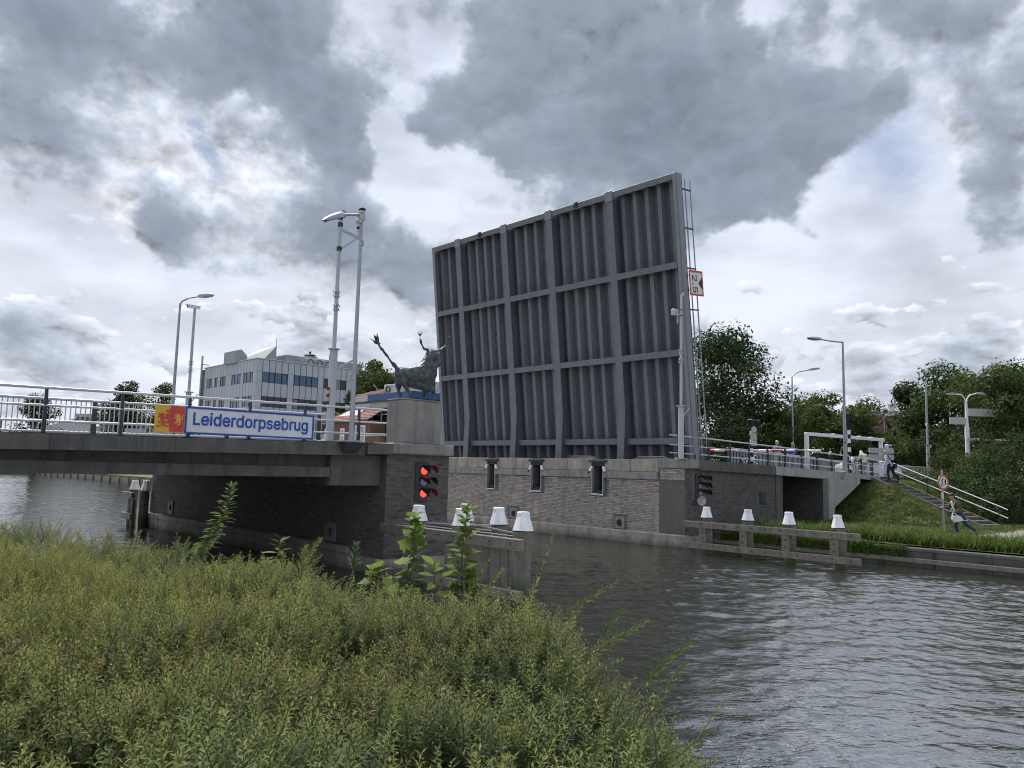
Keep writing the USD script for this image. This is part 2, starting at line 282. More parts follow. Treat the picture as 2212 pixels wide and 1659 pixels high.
def leafm(name,c1,c2,trans=.35,sc=.5,tip=None,rough=.6):
    """Leaves: colour from noise through the plant and per copy, some light coming through."""
    n={"g":("geometry",{}),"tn":("attribute",{"attribute":"tone"}),"oi":("object_info",{}),"n1":("noise_texture",{"scale":sc,"detail":3.}),"a":("math",{"math_type":"multiply_add","value2":.45,"value3":-.22}),
       "ad":("math",{"math_type":"add"}),"is":("math",{"math_type":"multiply_add","value2":.5}),"r":("rgb_ramp",{"ramp":[(.2,tuple(c1)),(.8,tuple(c2))]}),
       "p":("principled_bsdf",{"roughness":rough,"specular_ior_level":.10}),"t":("translucent_bsdf",{}),"m":("mix_closure",{"fac":trans})}
    l=[("g.position","n1.vector"),("oi.random","a.value1"),("n1.fac","ad.value1"),("a.value","ad.value2"),("tn.fac","is.value1"),("ad.value","is.value3")]
    n["sub"]=("math",{"math_type":"subtract","value2":.25}); l+=[("is.value","sub.value1"),("sub.value","r.fac")]; cur="r.color"
    if tip:
        n["at"]=("attribute",{"attribute":"tip"}); n["mx"]=("mix",{"color2":tuple(tip)}); l+=[("at.fac","mx.fac"),(cur,"mx.color1")]; cur="mx.color"
    l+=[(cur,"p.base_color"),(cur,"t.color"),("p.BSDF","m.closure1"),("t.BSDF","m.closure2")]
    MAT[name]=usdkit.material(stage,'/World/Looks/'+name,n,l,surface="m.closure"); return MAT[name]
BARK=pm('bark',(.10,.08,.06),.9,var=.3,sc=6,bump=.7)
TWIG=pm('twig',(.12,.07,.045),.8,var=.3,sc=10)
# ---------- water, ground and road ----------
def zdeck(x): return np.interp(x,[-12,3,12.7,28,35.1,42.4,47.7,60,80,110,160],[3.3,3.60,3.74,3.70,3.56,3.38,3.2,3.1,3.0,2.4,1.4])
def rgrid(xs,ys,zf):
    X,Y=np.meshgrid(xs,ys,indexing='ij'); Z=zf(X,Y); v=np.stack([X,Y,Z],-1).reshape(-1,3); nx,ny=X.shape
    i,j=np.meshgrid(np.arange(nx-1),np.arange(ny-1),indexing='ij'); q=np.stack([i*ny+j,(i+1)*ny+j,(i+1)*ny+j+1,i*ny+j+1],-1).reshape(-1,4)
    return v,q
wr=np.random.default_rng(3); WV=[]
for k in range(60):
    lam=.19*(1.25/.19)**wr.random(); th=wr.normal(math.radians(52),.55); WV.append((2*math.pi/lam*math.cos(th),2*math.pi/lam*math.sin(th),wr.random()*6.28,.0036*lam**1.0*(1.5 if lam<.6 else .85)))
def wave(X,Y):
    wx=X+.5*np.sin(Y*.31+1)+.25*np.sin(X*.9+Y*.4); wy=Y+.5*np.sin(X*.27)+.2*np.sin(Y*1.1-X*.5); z=0
    for kx,ky,ph,a in WV: z=z+a*np.sin(kx*wx+ky*wy+ph)
    calm=np.clip(.55+.75*(meshkit.noise(np.stack([X*.11,Y*.16,0*X],-1),5)-.35),.35,1.15)
    return z*calm*np.clip((X+6)/6,0,1)
xs=np.concatenate([[-2000,-200,-20,-6],np.arange(0,30,.075),np.arange(30,40,1.),[60,200,2000]]); ys=np.concatenate([[-2000,-300,-60,-25,-12,-7],np.arange(-4,19,.075),np.arange(19,60,.4),np.arange(60,160,1.5),[200,400,2000]])
wm={"g":("geometry",{}),"mp":("mapping",{"mapping_type":"texture","rotation":(0.,0.,.91),"scale":(1.,2.1,1.)}),"n1":("noise_texture",{"scale":7.5,"detail":3.,"roughness":.55,"distortion":.4}),"n2":("noise_texture",{"scale":1.6,"detail":3.}),"ad":("math",{"math_type":"multiply_add","value2":2.2}),
    "b":("bump",{"strength":.55,"distance":.035}),"p":("principled_bsdf",{"base_color":(.014,.015,.010),"roughness":.04,"ior":2.8,"specular_ior_level":1.0})}
WATER=usdkit.material(stage,'/World/Looks/water',wm,[("g.position","mp.vector"),("mp.vector","n1.vector"),("mp.vector","n2.vector"),("n2.fac","ad.value1"),("n1.fac","ad.value3"),("ad.value","b.height"),("b.normal","p.normal")],surface="p.BSDF")
struct('water',rgrid(xs,ys,wave),WATER,smooth=True)
GRASSB=pm('grass_ground',(.075,.085,.03),.95,var=.4,sc=1.2,bump=.6)
def gslab(x0,x1,y0,y1,z): return box((x0,y0,-2.5),(x1,y1,z))
struct('ground',cat(gslab(33,2500,38.5,2500,.9),gslab(-2500,33,158,2500,.9),gslab(75,2500,-2500,38.5,.78)),GRASSB)
def smooth(t): t=np.clip(t,0,1); return t*t*(3-2*t)
def rbank(X,Y):
    top=zdeck(X)-.28; a=(Y-12.4)/5.9; b=(X-40.3)/6.6; far=(42.5-Y)/5.
    s=np.minimum(np.minimum(a,b),far); h=.74+(top-.74)*np.clip(smooth(s)*.35+np.clip(s,0,1)*.65,0,1)
    return h+.10*(meshkit.noise(np.stack([X*.6,Y*.6,0*X],-1),2)-.5)*(X>29.9)
struct('embankment',cat(rgrid(np.concatenate([np.arange(29.62,52,.3),np.arange(52,75.6,1.5)]),np.concatenate([[-60,-30,-10,0],np.arange(4,19,.3),[19,20,22,26,30,37],np.arange(38,46,1.)]),rbank)),GRASSB,smooth=True)
def lbank(X,Y): return np.clip(1.55-.52*np.clip(X-.8,0,9)**1.1,-2,2)+.08*(meshkit.noise(np.stack([X,Y,0*X],-1),4)-.5)
struct('river_bank',rgrid(np.concatenate([[-80,-30,-10,-4],np.arange(-2,8,.4)]),np.concatenate([[-80,-30,-10],np.arange(-4,18.4,.5)]),lbank),SOIL,smooth=True)
struct('far_river_bank',rgrid(np.array([-80,-30,-6,0,2.2,3.4]),np.array([37.5,60,100,158.5]),lambda X,Y:np.where(X>3,-1.5,1.0)),GRASSB)
struct('path',rgrid(np.concatenate([np.arange(36.5,50,.5)]),np.arange(8.6,12.2,.3),lambda X,Y:rbank(X,Y)+.012-.5*np.maximum(0,np.abs(Y-10.3+.06*(X-40)+.25*np.sin(X*.7))-.9)**2),PATHM,smooth=True)
def road(x0,x1,y0=18.75,y1=36.9,t=.12):
    xx=np.arange(x0,x1+.01,1.5) if x1-x0>3 else np.array([x0,x1]); xx=np.append(xx[xx<x1-.01],x1)
    p=[(x,zdeck(x)) for x in xx]+[(x,zdeck(x)-t) for x in xx[::-1]]; return xz(p,y0,y1)
struct('road',cat(road(-30,14.9),road(29.3,150)),ASPH)
# quay: each concrete plank of the waterside wall
q=thing('quay_wall','low weathered quay wall with mossy top along the right bank','quay wall',(0,0,0))
for k in range(14):
    y1=18.4-k*1.75; part('wall_panel',rbox((29.45+.02*rng.random(),y1-1.735,-1.5),(29.68,y1,.56+.02*rng.random()),.02),CONCD,q)
for k in range(7):
    y1=18.4-k*3.5; part('coping_stone',rbox((29.38,y1-3.485,.56),(29.80,y1,.68),.02),CONCD,q)
part('waling',beam((29.40,18.4,.24),(29.40,-6.1,.24),.16,.16,.02),WOOD,q)
q=thing('timber_quay','old timber quay edge along the far bank seen under the left span','quay wall',(0,0,0))
for k in range(40):
    part('quay_board',rbox((32.92,38.6+k*3,-1.),(33.06,41.58+k*3,.62+.03*rng.random()),.02),WOOD,q)
for k in range(30): part('quay_post',tube([(32.85,39+k*4,-1),(32.85,39+k*4,.75)],.11,8),WOODP,q)
# ---------- brickwork ----------
def bricks(parent,O,eu,ez,W,H,holes,mats,near,ntop=300,L=.215,C=.068,J=.011,seed=0):
    """Running bond on a wall face: O corner, eu along, ez up; each brick stands proud of the mortar. The nearest ntop are parts, the others one stuff part."""
    r=np.random.default_rng(seed); eu,ez=D2(eu),D2(ez); n=np.cross(eu,ez); items=[]
    for row in range(int(H/C)):
        u=-(row%2)*(L+J)/2
        while u<W:
            a,b=max(u,0),min(u+L,W); z0=row*C
            if b-a>.05 and not any(h[0]<b and h[1]>a and h[2]<z0+C and h[3]>z0 for h in holes): items.append((a,b,z0,z0+C-J,r.normal(.010,.0028)))
            u+=L+J
    items=np.array(items); cen=D2(O)+items[:,[0]]*eu+items[:,[2]]*ez; order=np.argsort(np.linalg.norm(cen-D2(near),axis=1))
    F=np.array([[4,5,7,6],[0,1,5,4],[2,6,7,3],[0,4,6,2],[1,3,7,5]])
    def one(k):
        a,b,z0,z1,d=items[k]; e=.004
        V=[(a,z0,-.004),(b,z0,-.004),(a,z1,-.004),(b,z1,-.004),(a+e,z0+e,d),(b-e,z0+e,d),(a+e,z1-e,d),(b-e,z1-e,d)]
        V=np.array(V); return D2(O)+V[:,:1]*eu+V[:,1:2]*ez+V[:,2:]*n,F
    for k in order[:ntop]: part('brick',one(k),mats[0],parent)
    if len(order)>ntop:
        b=MB()
        for k in order[ntop:]: b.add(one(k))
        part('bricks',b,mats[1],parent,kind='stuff',tone=np.repeat(r.random(len(order)-ntop),8))
man=manifold3d.Manifold
def mbox(lo,hi): lo,hi=D2(lo),D2(hi); return man.cube((hi-lo).tolist()).translate(lo.tolist())
# ---------- left pier ----------
p=thing('bridge_pier','dark brick river pier carrying the concrete pedestal and the red lights','bridge pier')
part('pier_core',box((12.66,18.66,-2.5),(14.94,37.9,3.44)),MORT,p)
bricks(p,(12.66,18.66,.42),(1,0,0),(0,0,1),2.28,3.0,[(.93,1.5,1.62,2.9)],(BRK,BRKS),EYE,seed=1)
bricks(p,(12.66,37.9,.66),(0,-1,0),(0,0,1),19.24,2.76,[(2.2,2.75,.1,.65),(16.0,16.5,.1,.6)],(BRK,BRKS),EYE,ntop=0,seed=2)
part('plinth',rbox((12.54,18.54,-2.4),(15.06,38.05,.44),.03),PLIN,p); part('plinth_ledge',rbox((12.52,20.4,.44),(12.66,38.02,.66),.03),PLIN,p)
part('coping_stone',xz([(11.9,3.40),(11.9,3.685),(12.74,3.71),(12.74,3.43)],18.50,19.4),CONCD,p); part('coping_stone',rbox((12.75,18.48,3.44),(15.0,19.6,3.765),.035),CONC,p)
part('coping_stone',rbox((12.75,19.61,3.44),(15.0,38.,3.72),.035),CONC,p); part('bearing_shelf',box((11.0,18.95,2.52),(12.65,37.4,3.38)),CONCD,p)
for y,z in ((35.2,1.02),(21.55,1.0)):
    part('mooring_recess',(mbox((12.60,y-.28,z-.27),(12.68,y+.28,z+.27))-man.cylinder(.3,.15,.15,20).rotate((0,90,0)).translate((12.5,y,z))),CONC,p)
    part('mooring_ring',tube([(12.62,y+.1*math.cos(a),z+.1*math.sin(a)) for a in np.linspace(0,6.283,17)],.018,6),DARKM,p)
# ---------- right abutment ----------
p=thing('bridge_abutment','grey brick abutment wall with three bearing slots below the raised leaf','bridge abutment')
SL=[(23.02,23.65),(27.02,27.67),(30.42,31.02)]
core=mbox((27.61,18.66,-2.5),(35.95,38.,3.30))
for a,b in SL: core=core-mbox((27.5,a,2.03),(28.3,b,3.4))
part('wall_core',core,MORT,p)
hz=[(38-b-.05,38-a+.05,1.48,2.7) for a,b in SL]+[(38-y-.3,38-y+.3,.05,.62) for y in (22.09,29.01)]
bricks(p,(27.61,38.,.52),(0,-1,0),(0,0,1),18.05,2.29,hz,(BRK2,BRK2S),EYE,seed=3)
bricks(p,(27.61,19.92,2.81),(0,-1,0),(0,0,1),1.26,.5,[],(BRK2,BRK2S),EYE,ntop=0,seed=4)
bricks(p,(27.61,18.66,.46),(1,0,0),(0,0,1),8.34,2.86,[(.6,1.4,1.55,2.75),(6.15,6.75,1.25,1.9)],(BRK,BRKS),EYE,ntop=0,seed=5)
part('plinth',rbox((27.46,18.52,-2.4),(27.75,38.1,.52),.04),PLIN,p); part('plinth',rbox((27.76,18.54,-2.4),(35.95,18.7,.46),.03),PLIN,p)
edges=[19.95]+[e for s in SL for e in s]+[38.]
for k in range(0,len(edges),2):
    part('band_stone',rbox((27.45,edges[k]+.03,2.79),(27.66,edges[k+1]-.03,3.10),.02),CONC,p)
    w=edges[k+1]-edges[k]; m=max(1,round(w/1.9))
    for j in range(m): part('coping_block',rbox((27.53+.015*rng.random(),edges[k]+w*j/m+.012,3.105),(28.4,edges[k]+w*(j+1)/m-.012,3.655+.012*rng.random()),.025),CONCB,p)
part('coping_block',rbox((27.50,18.50,3.30),(28.5,19.93,3.69),.03),CONC,p)
for k in range(4):
    x0,x1=28.5+k*1.65,28.5+(k+1)*1.65; part('coping_block',xz([(x0+.008,zdeck(x0)-.44),(x1-.008,zdeck(x1)-.44),(x1-.008,zdeck(x1)-.01),(x0+.008,zdeck(x0)-.01)],18.50,18.95),CONCD,p)
for a,b in SL:
    part('slot_back',box((28.02,a,2.03),(28.06,b,3.2)),SOCK,p)
    for y in (a-.03,b-.01): part('slot_frame',rbox((27.46,y,2.06),(27.62,y+.04,3.24),.005),GALV,p)
    part('slot_sill',rbox((27.44,a-.06,1.99),(27.7,b+.06,2.05),.01),GALV,p); part('slot_buffer',rbox((27.5,a+.03,2.06),(27.8,b-.03,2.2),.02),RUBB,p)
    part('bearing',cat(rbox((27.48,a-.06,3.33),(28.1,b+.06,3.5),.02),rbox((27.42,a-.2,3.5),(28.2,b+.2,3.60),.02)),BLACK,p)
    part('bearing_bracket',cat(beam((27.5,a-.02,3.3),(27.5,a-.14,3.02),.10,.10),beam((27.5,b+.02,3.3),(27.5,b+.22,2.98),.10,.10)),WHITE,p)
for y in (22.09,29.01):
    z=.83; part('mooring_recess',(mbox((27.56,y-.29,z-.27),(27.64,y+.29,z+.27))-man.cylinder(.3,.16,.16,20).rotate((0,90,0)).translate((27.5,y,z-.02))),CONC,p)
    part('recess_back',disc((27.60,y,z-.02),(-1,0,0),.17,.004),SOCK,p); part('mooring_ring',tube([(27.57,y+.1*math.cos(a),z-.04+.1*math.sin(a)) for a in np.linspace(0,6.283,17)],.018,6),DARKM,p)
part('wall_door',cat(rbox((33.78,18.60,1.74),(34.32,18.67,2.33),.01)),POSTB,p)
part('wall_corner',xz([(35.3,.1),(35.97,.1),(35.97,3.12),(35.3,3.12)],18.62,18.68),CONCD,p)
# ---------- approach span over the towpath, with its corbelled pillar ----------
p=thing('approach_span','pale concrete footway slab on a corbelled pillar right of the abutment','bridge span')
for x0,x1,t in ((35.12,42.35,.44),(44.42,47.75,.27)):
    xx=np.linspace(x0,x1,6); part('edge_slab',xz([(x,zdeck(x)-t) for x in xx]+[(x,zdeck(x)-.01) for x in xx[::-1]],18.50,19.4),CONCL,p); part('deck_slab',xz([(x,zdeck(x)-t+.06) for x in xx]+[(x,zdeck(x)-.13) for x in xx[::-1]],19.41,36.95),CONCD,p)
part('corbel_pillar',xz([(40.37,-.5),(40.37,3.02),(42.36,2.96),(42.36,3.36),(44.4,3.33),(44.4,2.78),(41.15,1.5),(40.95,.9),(40.95,-.5)],18.32,18.62),CONCL,p)
part('passage_wall',box((40.40,18.63,-1.),(41.2,36.9,3.0)),MORT,p); bricks(p,(40.40,30.,.5),(0,-1,0),(0,0,1),11.35,2.5,[],(BRK,BRKS),EYE,ntop=0,seed=6)
# ---------- left span ----------
p=thing('bridge_span','concrete girder span carrying the road at the left of the bridge','bridge span')
for k in range(9):
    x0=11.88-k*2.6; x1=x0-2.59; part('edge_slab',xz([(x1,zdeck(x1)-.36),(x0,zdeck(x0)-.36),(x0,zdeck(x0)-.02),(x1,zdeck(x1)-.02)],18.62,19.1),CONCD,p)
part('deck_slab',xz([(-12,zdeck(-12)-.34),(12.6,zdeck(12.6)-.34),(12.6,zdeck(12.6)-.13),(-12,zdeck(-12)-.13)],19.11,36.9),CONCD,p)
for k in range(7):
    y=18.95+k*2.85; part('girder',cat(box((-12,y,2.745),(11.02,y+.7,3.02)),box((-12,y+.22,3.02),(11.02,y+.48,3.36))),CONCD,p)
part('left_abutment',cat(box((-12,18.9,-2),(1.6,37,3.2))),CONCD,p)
# ---------- raised leaf ----------
TH=math.radians(6.5); LU=np.array([-math.sin(TH),0,math.cos(TH)]); LN=np.array([math.cos(TH),0,math.sin(TH)]); LO=np.array([28.5,0,3.7]); LY=np.array([0,1.,0])
def leafbox(s0,s1,y0,y1,w0,w1,b=.008):
    v,f=rbox((s0,y0,w0),(s1,y1,w1),b); return LO+v[:,:1]*LU+v[:,1:2]*LY+v[:,2:]*LN,f[:,::-1]
def leafpoly(poly,y0,y1):  # poly in (s,w)
    return prism(poly,LO+LY*y0,LU,LN,LY,y1-y0)
p=thing('bridge_leaf','huge raised grey steel bascule leaf showing its ribbed underside','drawbridge leaf')
Y0,Y1=18.78,36.15; ST=12.5; DW=.62; GY=[22.55,26.5,29.85,33.75]
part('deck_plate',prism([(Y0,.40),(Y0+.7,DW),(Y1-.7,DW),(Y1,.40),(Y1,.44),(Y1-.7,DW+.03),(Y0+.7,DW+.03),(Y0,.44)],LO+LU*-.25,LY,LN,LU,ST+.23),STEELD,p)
part('road_surface',leafbox(-.2,ST-.05,Y0+.75,Y1-.75,DW+.032,DW+.07),ASPH,p)
for y in GY:
    part('main_girder',cat(leafpoly([(-.05,-.34),(2.32,0),(ST,0),(ST,.028),(2.3,.03),(-.05,-.31)],y-.2,y+.2),leafpoly([(-.35,-.33),(2.32,.01),(ST,.01),(ST,DW),(-.9,DW),(-.9,.5)],y-.018,y+.018)),STEEL,p)
    part('end_plate',cat(leafbox(ST-.42,ST+.06,y-.24,y+.22,-.05,-.004,.01),*[leafbox(ST-.36+.3*i,ST-.32+.3*i,y-.19+.34*j,y-.15+.34*j,-.07,-.05,.004) for i in(0,1) for j in(0,1)]),STEELL,p)
for y in (24.6,33.1-1.3): part('stop_bracket',cat(leafbox(ST-.22,ST+.05,y-.13,y+.13,-.06,0),leafbox(ST-.15,ST-.02,y-.07,y+.07,-.12,-.06)),DARKM,p)
for s in (ST,8.62,4.78,.93):
    segs=[Y0+.22]+[g+d for g in GY for d in (-.2,.2)]+[Y1-.22]
    for k in range(0,len(segs),2): part('cross_girder',cat(leafbox(s-.28,s,segs[k],segs[k+1],.004,.03),leafbox(s-.155,s-.13,segs[k],segs[k+1],.03,DW)),STEEL,p)
bays=[(Y0+.15,GY[0]-.2)]+[(GY[k]+.2,GY[k+1]-.2) for k in range(3)]+[(GY[3]+.2,Y1-.1)]
for a,b in bays:
    n=max(3,round((b-a)/.72)); st=(b-a)/n
    for j in range(n):
        yc=a+st*(j+.5); part('trough_rib',prism([(yc-.18,DW-.003),(yc-.10,.34),(yc+.10,.34),(yc+.18,DW-.003)],LO+LU*-.6,LY,LN,LU,ST+.4),STEEL,p)
for y,s in ((Y0,1),(Y1,-1)):
    part('edge_beam',cat(leafbox(-.35,ST,min(y,y+s*.20),max(y,y+s*.20),0,.03),leafpoly([(-.35,.0),(ST,.0),(ST,.40),(.4,.52),(-.35,.40)],min(y,y+s*.03),max(y,y+s*.03))),STEELL,p)
part('counterweight',leafbox(-.62,-.28,Y0+.4,Y1-.4,.35,.9,.03),CONCD,p)
for yr in (19.02,Y1-.25):
    for s in (11.95,10.2,8.4,6.55,4.7,2.9,1.1): part('rail_post',cat(leafbox(s-.03,s+.03,yr-.03,yr+.03,.42,1.46,.006)),DARKM,p)
    for w in (.70,1.02,1.43): part('rail',tube([LO+LU*-.1+LY*yr+LN*w,LO+LU*12.42+LY*yr+LN*w],.030,8),GALV,p,smooth=40)
# height sign on the leaf
sc_,sz_=7.68,.53; O_=LO+LU*sc_+LY*(Y0-.06)+LN*.93
t=thing('clearance_sign','red bordered white clearance sign turned sideways on the raised leaf edge','sign')
def sbox(a0,a1,b0,b1,d0,d1): v,f=rbox((a0,b0,d0),(a1,b1,d1),.004); return O_+v[:,:1]*LN+v[:,1:2]*LU+v[:,2:]*-LY,f[:,::-1]*1
part('panel',sbox(-.53,.53,-.56,.56,0,.02),SIGNW,t)
part('border',cat(sbox(-.53,.53,.48,.56,.02,.03),sbox(-.53,.53,-.56,-.48,.02,.03),sbox(-.53,-.46,-.48,.48,.02,.03),sbox(.46,.53,-.48,.48,.02,.03)),RED,t)
part('triangle',prism([(.44,.27),(.44,-.27),(.17,0)],O_-LY*.02,LN,LU,-LY,.006),BLACK,t)
part('numeral',letters('2.5',O_-LY*.022+LU*.40-LN*.30,-LU,LN,.38,.006,width=.78),BLACK,t)
part('bracket',cat(*[sbox(-.5,.5,b,b+.05,-.05,0) for b in(-.35,.3)]),GALV,t)
for y,l in ((21.0,'pale tapered concrete block under the near end of the leaf'),(25.3,'pale tapered concrete block under the middle of the leaf')):
    b=thing('bearing_block',l,'block'); part('block',hull([(28.7,y-.9,3.62),(29.4,y-.9,3.62),(28.7,y+1.5,3.62),(29.4,y+1.5,3.62),(28.8,y-.6,3.80),(29.3,y-.6,3.80),(28.8,y+1.1,3.78),(29.3,y+1.1,3.78)]),CONCL,b); part('top_strip',rbox((28.74,y-.5,3.80),(28.84,y+1.0,3.825),.005),WHITE,b)
# ---------- railings ----------
def railing(name,label,xs,y,rails,x0,x1,h,post=(.125,.09),plate=True,bal=None,curb=.0,group=None,pm_=None,rr=.026,bent=False):
    t=thing(name,label,'railing',group=group); pm_=pm_ or POSTB
    for x in xs:
        z=zdeck(x)+curb; ms=[hull([(x+i*a/2,y+j*b/2,zz) for zz,a,b in ((z,post[0],post[1]),(z+h,post[0]*.8,post[1]*.55)) for i in(-1,1) for j in(-1,1)])]
        if plate: ms.append(rbox((x-.13,y-.07,z),(x+.13,y+.09,z+.025),.005))
        part('post',cat(*ms),pm_,t)
    for k,dz in enumerate(rails):
        xx=np.linspace(x0,x1,8); pts=[(x,y-.01,zdeck(x)+curb+dz) for x in xx]
        part('rail',tube(pts,rr*(1.25 if k==0 else 1),10),RAILW,t,smooth=50)
    if bal:
        b0,b1,bx=bal; n=int(abs(x1-x0)/bx)
        for k in range(1,n):
            x=x0+(x1-x0)*k/n; z=zdeck(x)+curb; part('baluster',beam((x,y,z+b0),(x,y,z+b1),.022,.022),RAILW,t)
    return t
railing('bridge_railing','white three-bar railing with dark posts carrying the bridge name board',[-.62,.92,2.45,3.98,5.51,7.02,8.54,10.08,11.76],18.82,(.985,.605,.27),-2,12.68,1.0,curb=-.02,post=(.075,.09))
railing('bridge_railing','white three-bar railing sloping down beside the waiting cyclists',[26.6+.95,27.97+.6,29.67,31.43,33.14,34.89,36.66,38.41,40.18,41.91,44.06,45.82,47.4],18.82,(.985,.59,.255),26.75,47.75,1.0,curb=-.02,plate=False)
railing('baluster_railing','white baluster railing behind the name board on the left span',[-1.1,2.3,5.65,9.1,12.0],21.5,(.90,.10),-3,12.2,.9,bal=(.1,.9,.112),curb=.0,pm_=DARKM,plate=False,rr=.028)
railing('baluster_railing','white baluster railing behind the waiting cyclists right of the leaf',[37+4.2*k for k in range(7)],21.5,(.92,.10),35.6,66.0,.92,bal=(.1,.92,.15),pm_=DARKM,plate=False,rr=.028)
railing('far_railing','white railing on the far side of the left span with grey panels',[-4+3.4*k for k in range(6)],36.5,(.95,.5,.12),-6,13.2,.95,pm_=DARKM,plate=False,curb=0)
for k,x in enumerate((4.6,8.0,11.2)):
    f=thing('cable_box',f"grey cable box hung on the far railing, {('leftmost','middle','rightmost')[k]} of three",'box'); part('box_body',rbox((x-.35,36.40,zdeck(x)+.38),(x+.35,36.46,zdeck(x)+.72),.01),SIGNG,f)
# ---------- bridge name board ----------
t=thing('name_board','long white bridge name board with blue border and blue letters','sign')
zb=3.735
part('panel',rbox((6.86,18.63,zb),(10.25,18.66,zb+.65),.006),SIGNW,t)
bw=.045
part('border',cat(box((6.86,18.622,zb+.65-bw),(10.25,18.632,zb+.65)),box((6.86,18.622,zb),(10.25,18.632,zb+bw)),box((6.86,18.622,zb+bw),(6.86+bw,18.632,zb+.65-bw)),box((10.25-bw,18.622,zb+bw),(10.25,18.632,zb+.65-bw))),BLUE,t)
part('lettering',letters('Leiderdorpsebrug',(7.02,18.628,zb+.225),(1,0,0),(0,0,1),.29,.008,True,width=3.03),BLUE,t)
for x in (7.2,8.6,9.9): part('bracket',rbox((x-.03,18.66,zb+.1),(x+.03,18.82,zb+.6),.005),GALV,t)
t=thing('coat_of_arms_board','yellow and red quartered board with lions beside the name board','sign')
X0,XM,X1=6.18,6.52,6.855
part('panel',rbox((X0,18.635,zb-.0),(X1,18.66,zb+.65),.005),YELL,t)
part('red_half',cat(box((XM,18.627,zb+.03),(X1-.012,18.636,zb+.638))),SIGNR,t)
def lion():
    P=shapely.unary_union([shapely.Point(0,.02).buffer(.05),shapely.Point(.005,.085).buffer(.034),shapely.Point(-.012,.125).buffer(.026),shapely.LineString([(-.02,.13),(-.05,.12)]).buffer(.011),
      shapely.LineString([(0,.08),(-.07,.10),(-.085,.125)]).buffer(.013),shapely.LineString([(0,.06),(-.075,.05),(-.09,.07)]).buffer(.013),shapely.LineString([(.0,.0),(-.05,-.06),(-.085,-.055)]).buffer(.016),
      shapely.LineString([(.02,0),(.035,-.075),(.0,-.095)]).buffer(.018),shapely.LineString([(.04,.02),(.085,.03),(.075,.09),(.10,.12)]).buffer(.010)])
    return P
for k,(cx_,m) in enumerate(((X0+.17,SIGNR),(XM+.0-.005,SIGNR),(XM+.19,YELL))):
    part('lion',prism(lion(),(cx_,18.628-.004*(k==1),zb+.30),(1.0,0,0),(0,0,1.05),(0,-1,0),.006),m,t)
cr=shapely.Polygon([(-.08,0),(.08,0),(.10,.07),(.05,.035),(.025,.09),(0,.045),(-.025,.09),(-.05,.035),(-.10,.07)])
part('crown',prism(cr,(XM,18.626,zb+.475),(1,0,0),(0,0,1),(0,-1,0),.006),SIGNR,t)
xs_=np.linspace(-.29,.29,30); wv=shapely.LineString([(x,.016*math.sin(x*30)) for x in xs_]).buffer(.012)
part('ribbon',prism(wv,(XM,18.627,zb+.165),(1,0,0),(0,0,1),(0,-1,0),.006),SIGNR,t)
# ---------- masts and lamps ----------
def thorns(x,y,z,s=1.0):
    b=MB()
    for a in range(8):
        c_,s_=math.cos(a*.785),math.sin(a*.785)
        for z0,z1 in ((0,.12),(.12,.24),(.62,.50),(.50,.38)):
            r0=.05*s; o=D2((x,y,z)); w=.055*s
            b.add(hull([o+(c_*r0-s_*w,s_*r0+c_*w,z1),o+(c_*r0+s_*w,s_*r0-c_*w,z1),o+(c_*r0,s_*r0,z1+.03),o+(c_*.16*s,s_*.17*s,z0)]))
    return b
def camera_mast(label,x,y,z,H,collar,thorn,low=.13,up=.062,head=True,cat_='camera mast'):
    t=thing('camera_mast',label,cat_,(x,y,z))
    part('lower_pole',lathe([(low,0),(low,collar)],n=8),GREYP,t); part('collar',lathe([(low+.10,collar),(low+.10,collar+.03)],n=12),GREYP,t)
    part('upper_pole',lathe([(up*1.15,collar),(up*1.1,thorn),(up,H)],n=12),GREYP,t,smooth=40)
    part('anti_climb_thorns',thorns(0,0,thorn-.31),GREYP,t); part('base_plate',rbox((-.2,-.2,0),(.2,.2,.03),.005),GALV,t)
    part('handle',tube([(low,0,collar-.45),(low+.16,-.1,collar-.2),(low+.26,-.15,collar-.05)],.025,6),GREYP,t)
    if head:
        part('camera',cat(rbox((-.34,-.08,H),(.24,.08,H+.15),.03),rbox((-.44,-.09,H+.12),(.26,.09,H+.17),.01)),WHITE,t); part('lens',disc((-.345,0,H+.07),(-1,0,0),.06,.02),BLACK,t)
    return t
camera_mast('slim camera mast at the far left end of the bridge, beside the arched lamp',13.75,37.1,3.72,6.65,2.6,3.85)
camera_mast('pale camera mast with thorn collar by the hedge at right',67.3,22.3,3.0,7.6,2.9,4.7,.15,.075)
t=camera_mast('white camera mast with thorn collar standing at the foot of the raised leaf',27.28,18.62,3.69,7.0,2.2,4.33,.125,.052,False)
part('camera',cat(rbox((-.62,-.1,6.02),(-.32,.10,6.28),.02),beam((-.32,0,6.1),(0,0,6.1),.05,.05),beam((-.3,-.02,5.7),(-.3,-.02,6.1),.04,.04)),SIGNG,t); part('number',letters('1',(-.50,-.103,6.09),(1,0,0),(0,0,1),.10,.004,True),BLACK,t)
part('clamp',cat(lathe([(.07,6.06),(.07,6.10)],n=12),lathe([(.07,6.30),(.07,6.34)],n=12)),DARKM,t); part('sensor_rod',tube([(.02,-.05,6.9),(.12,-.05,7.1)],.03,6),GREYP,t)
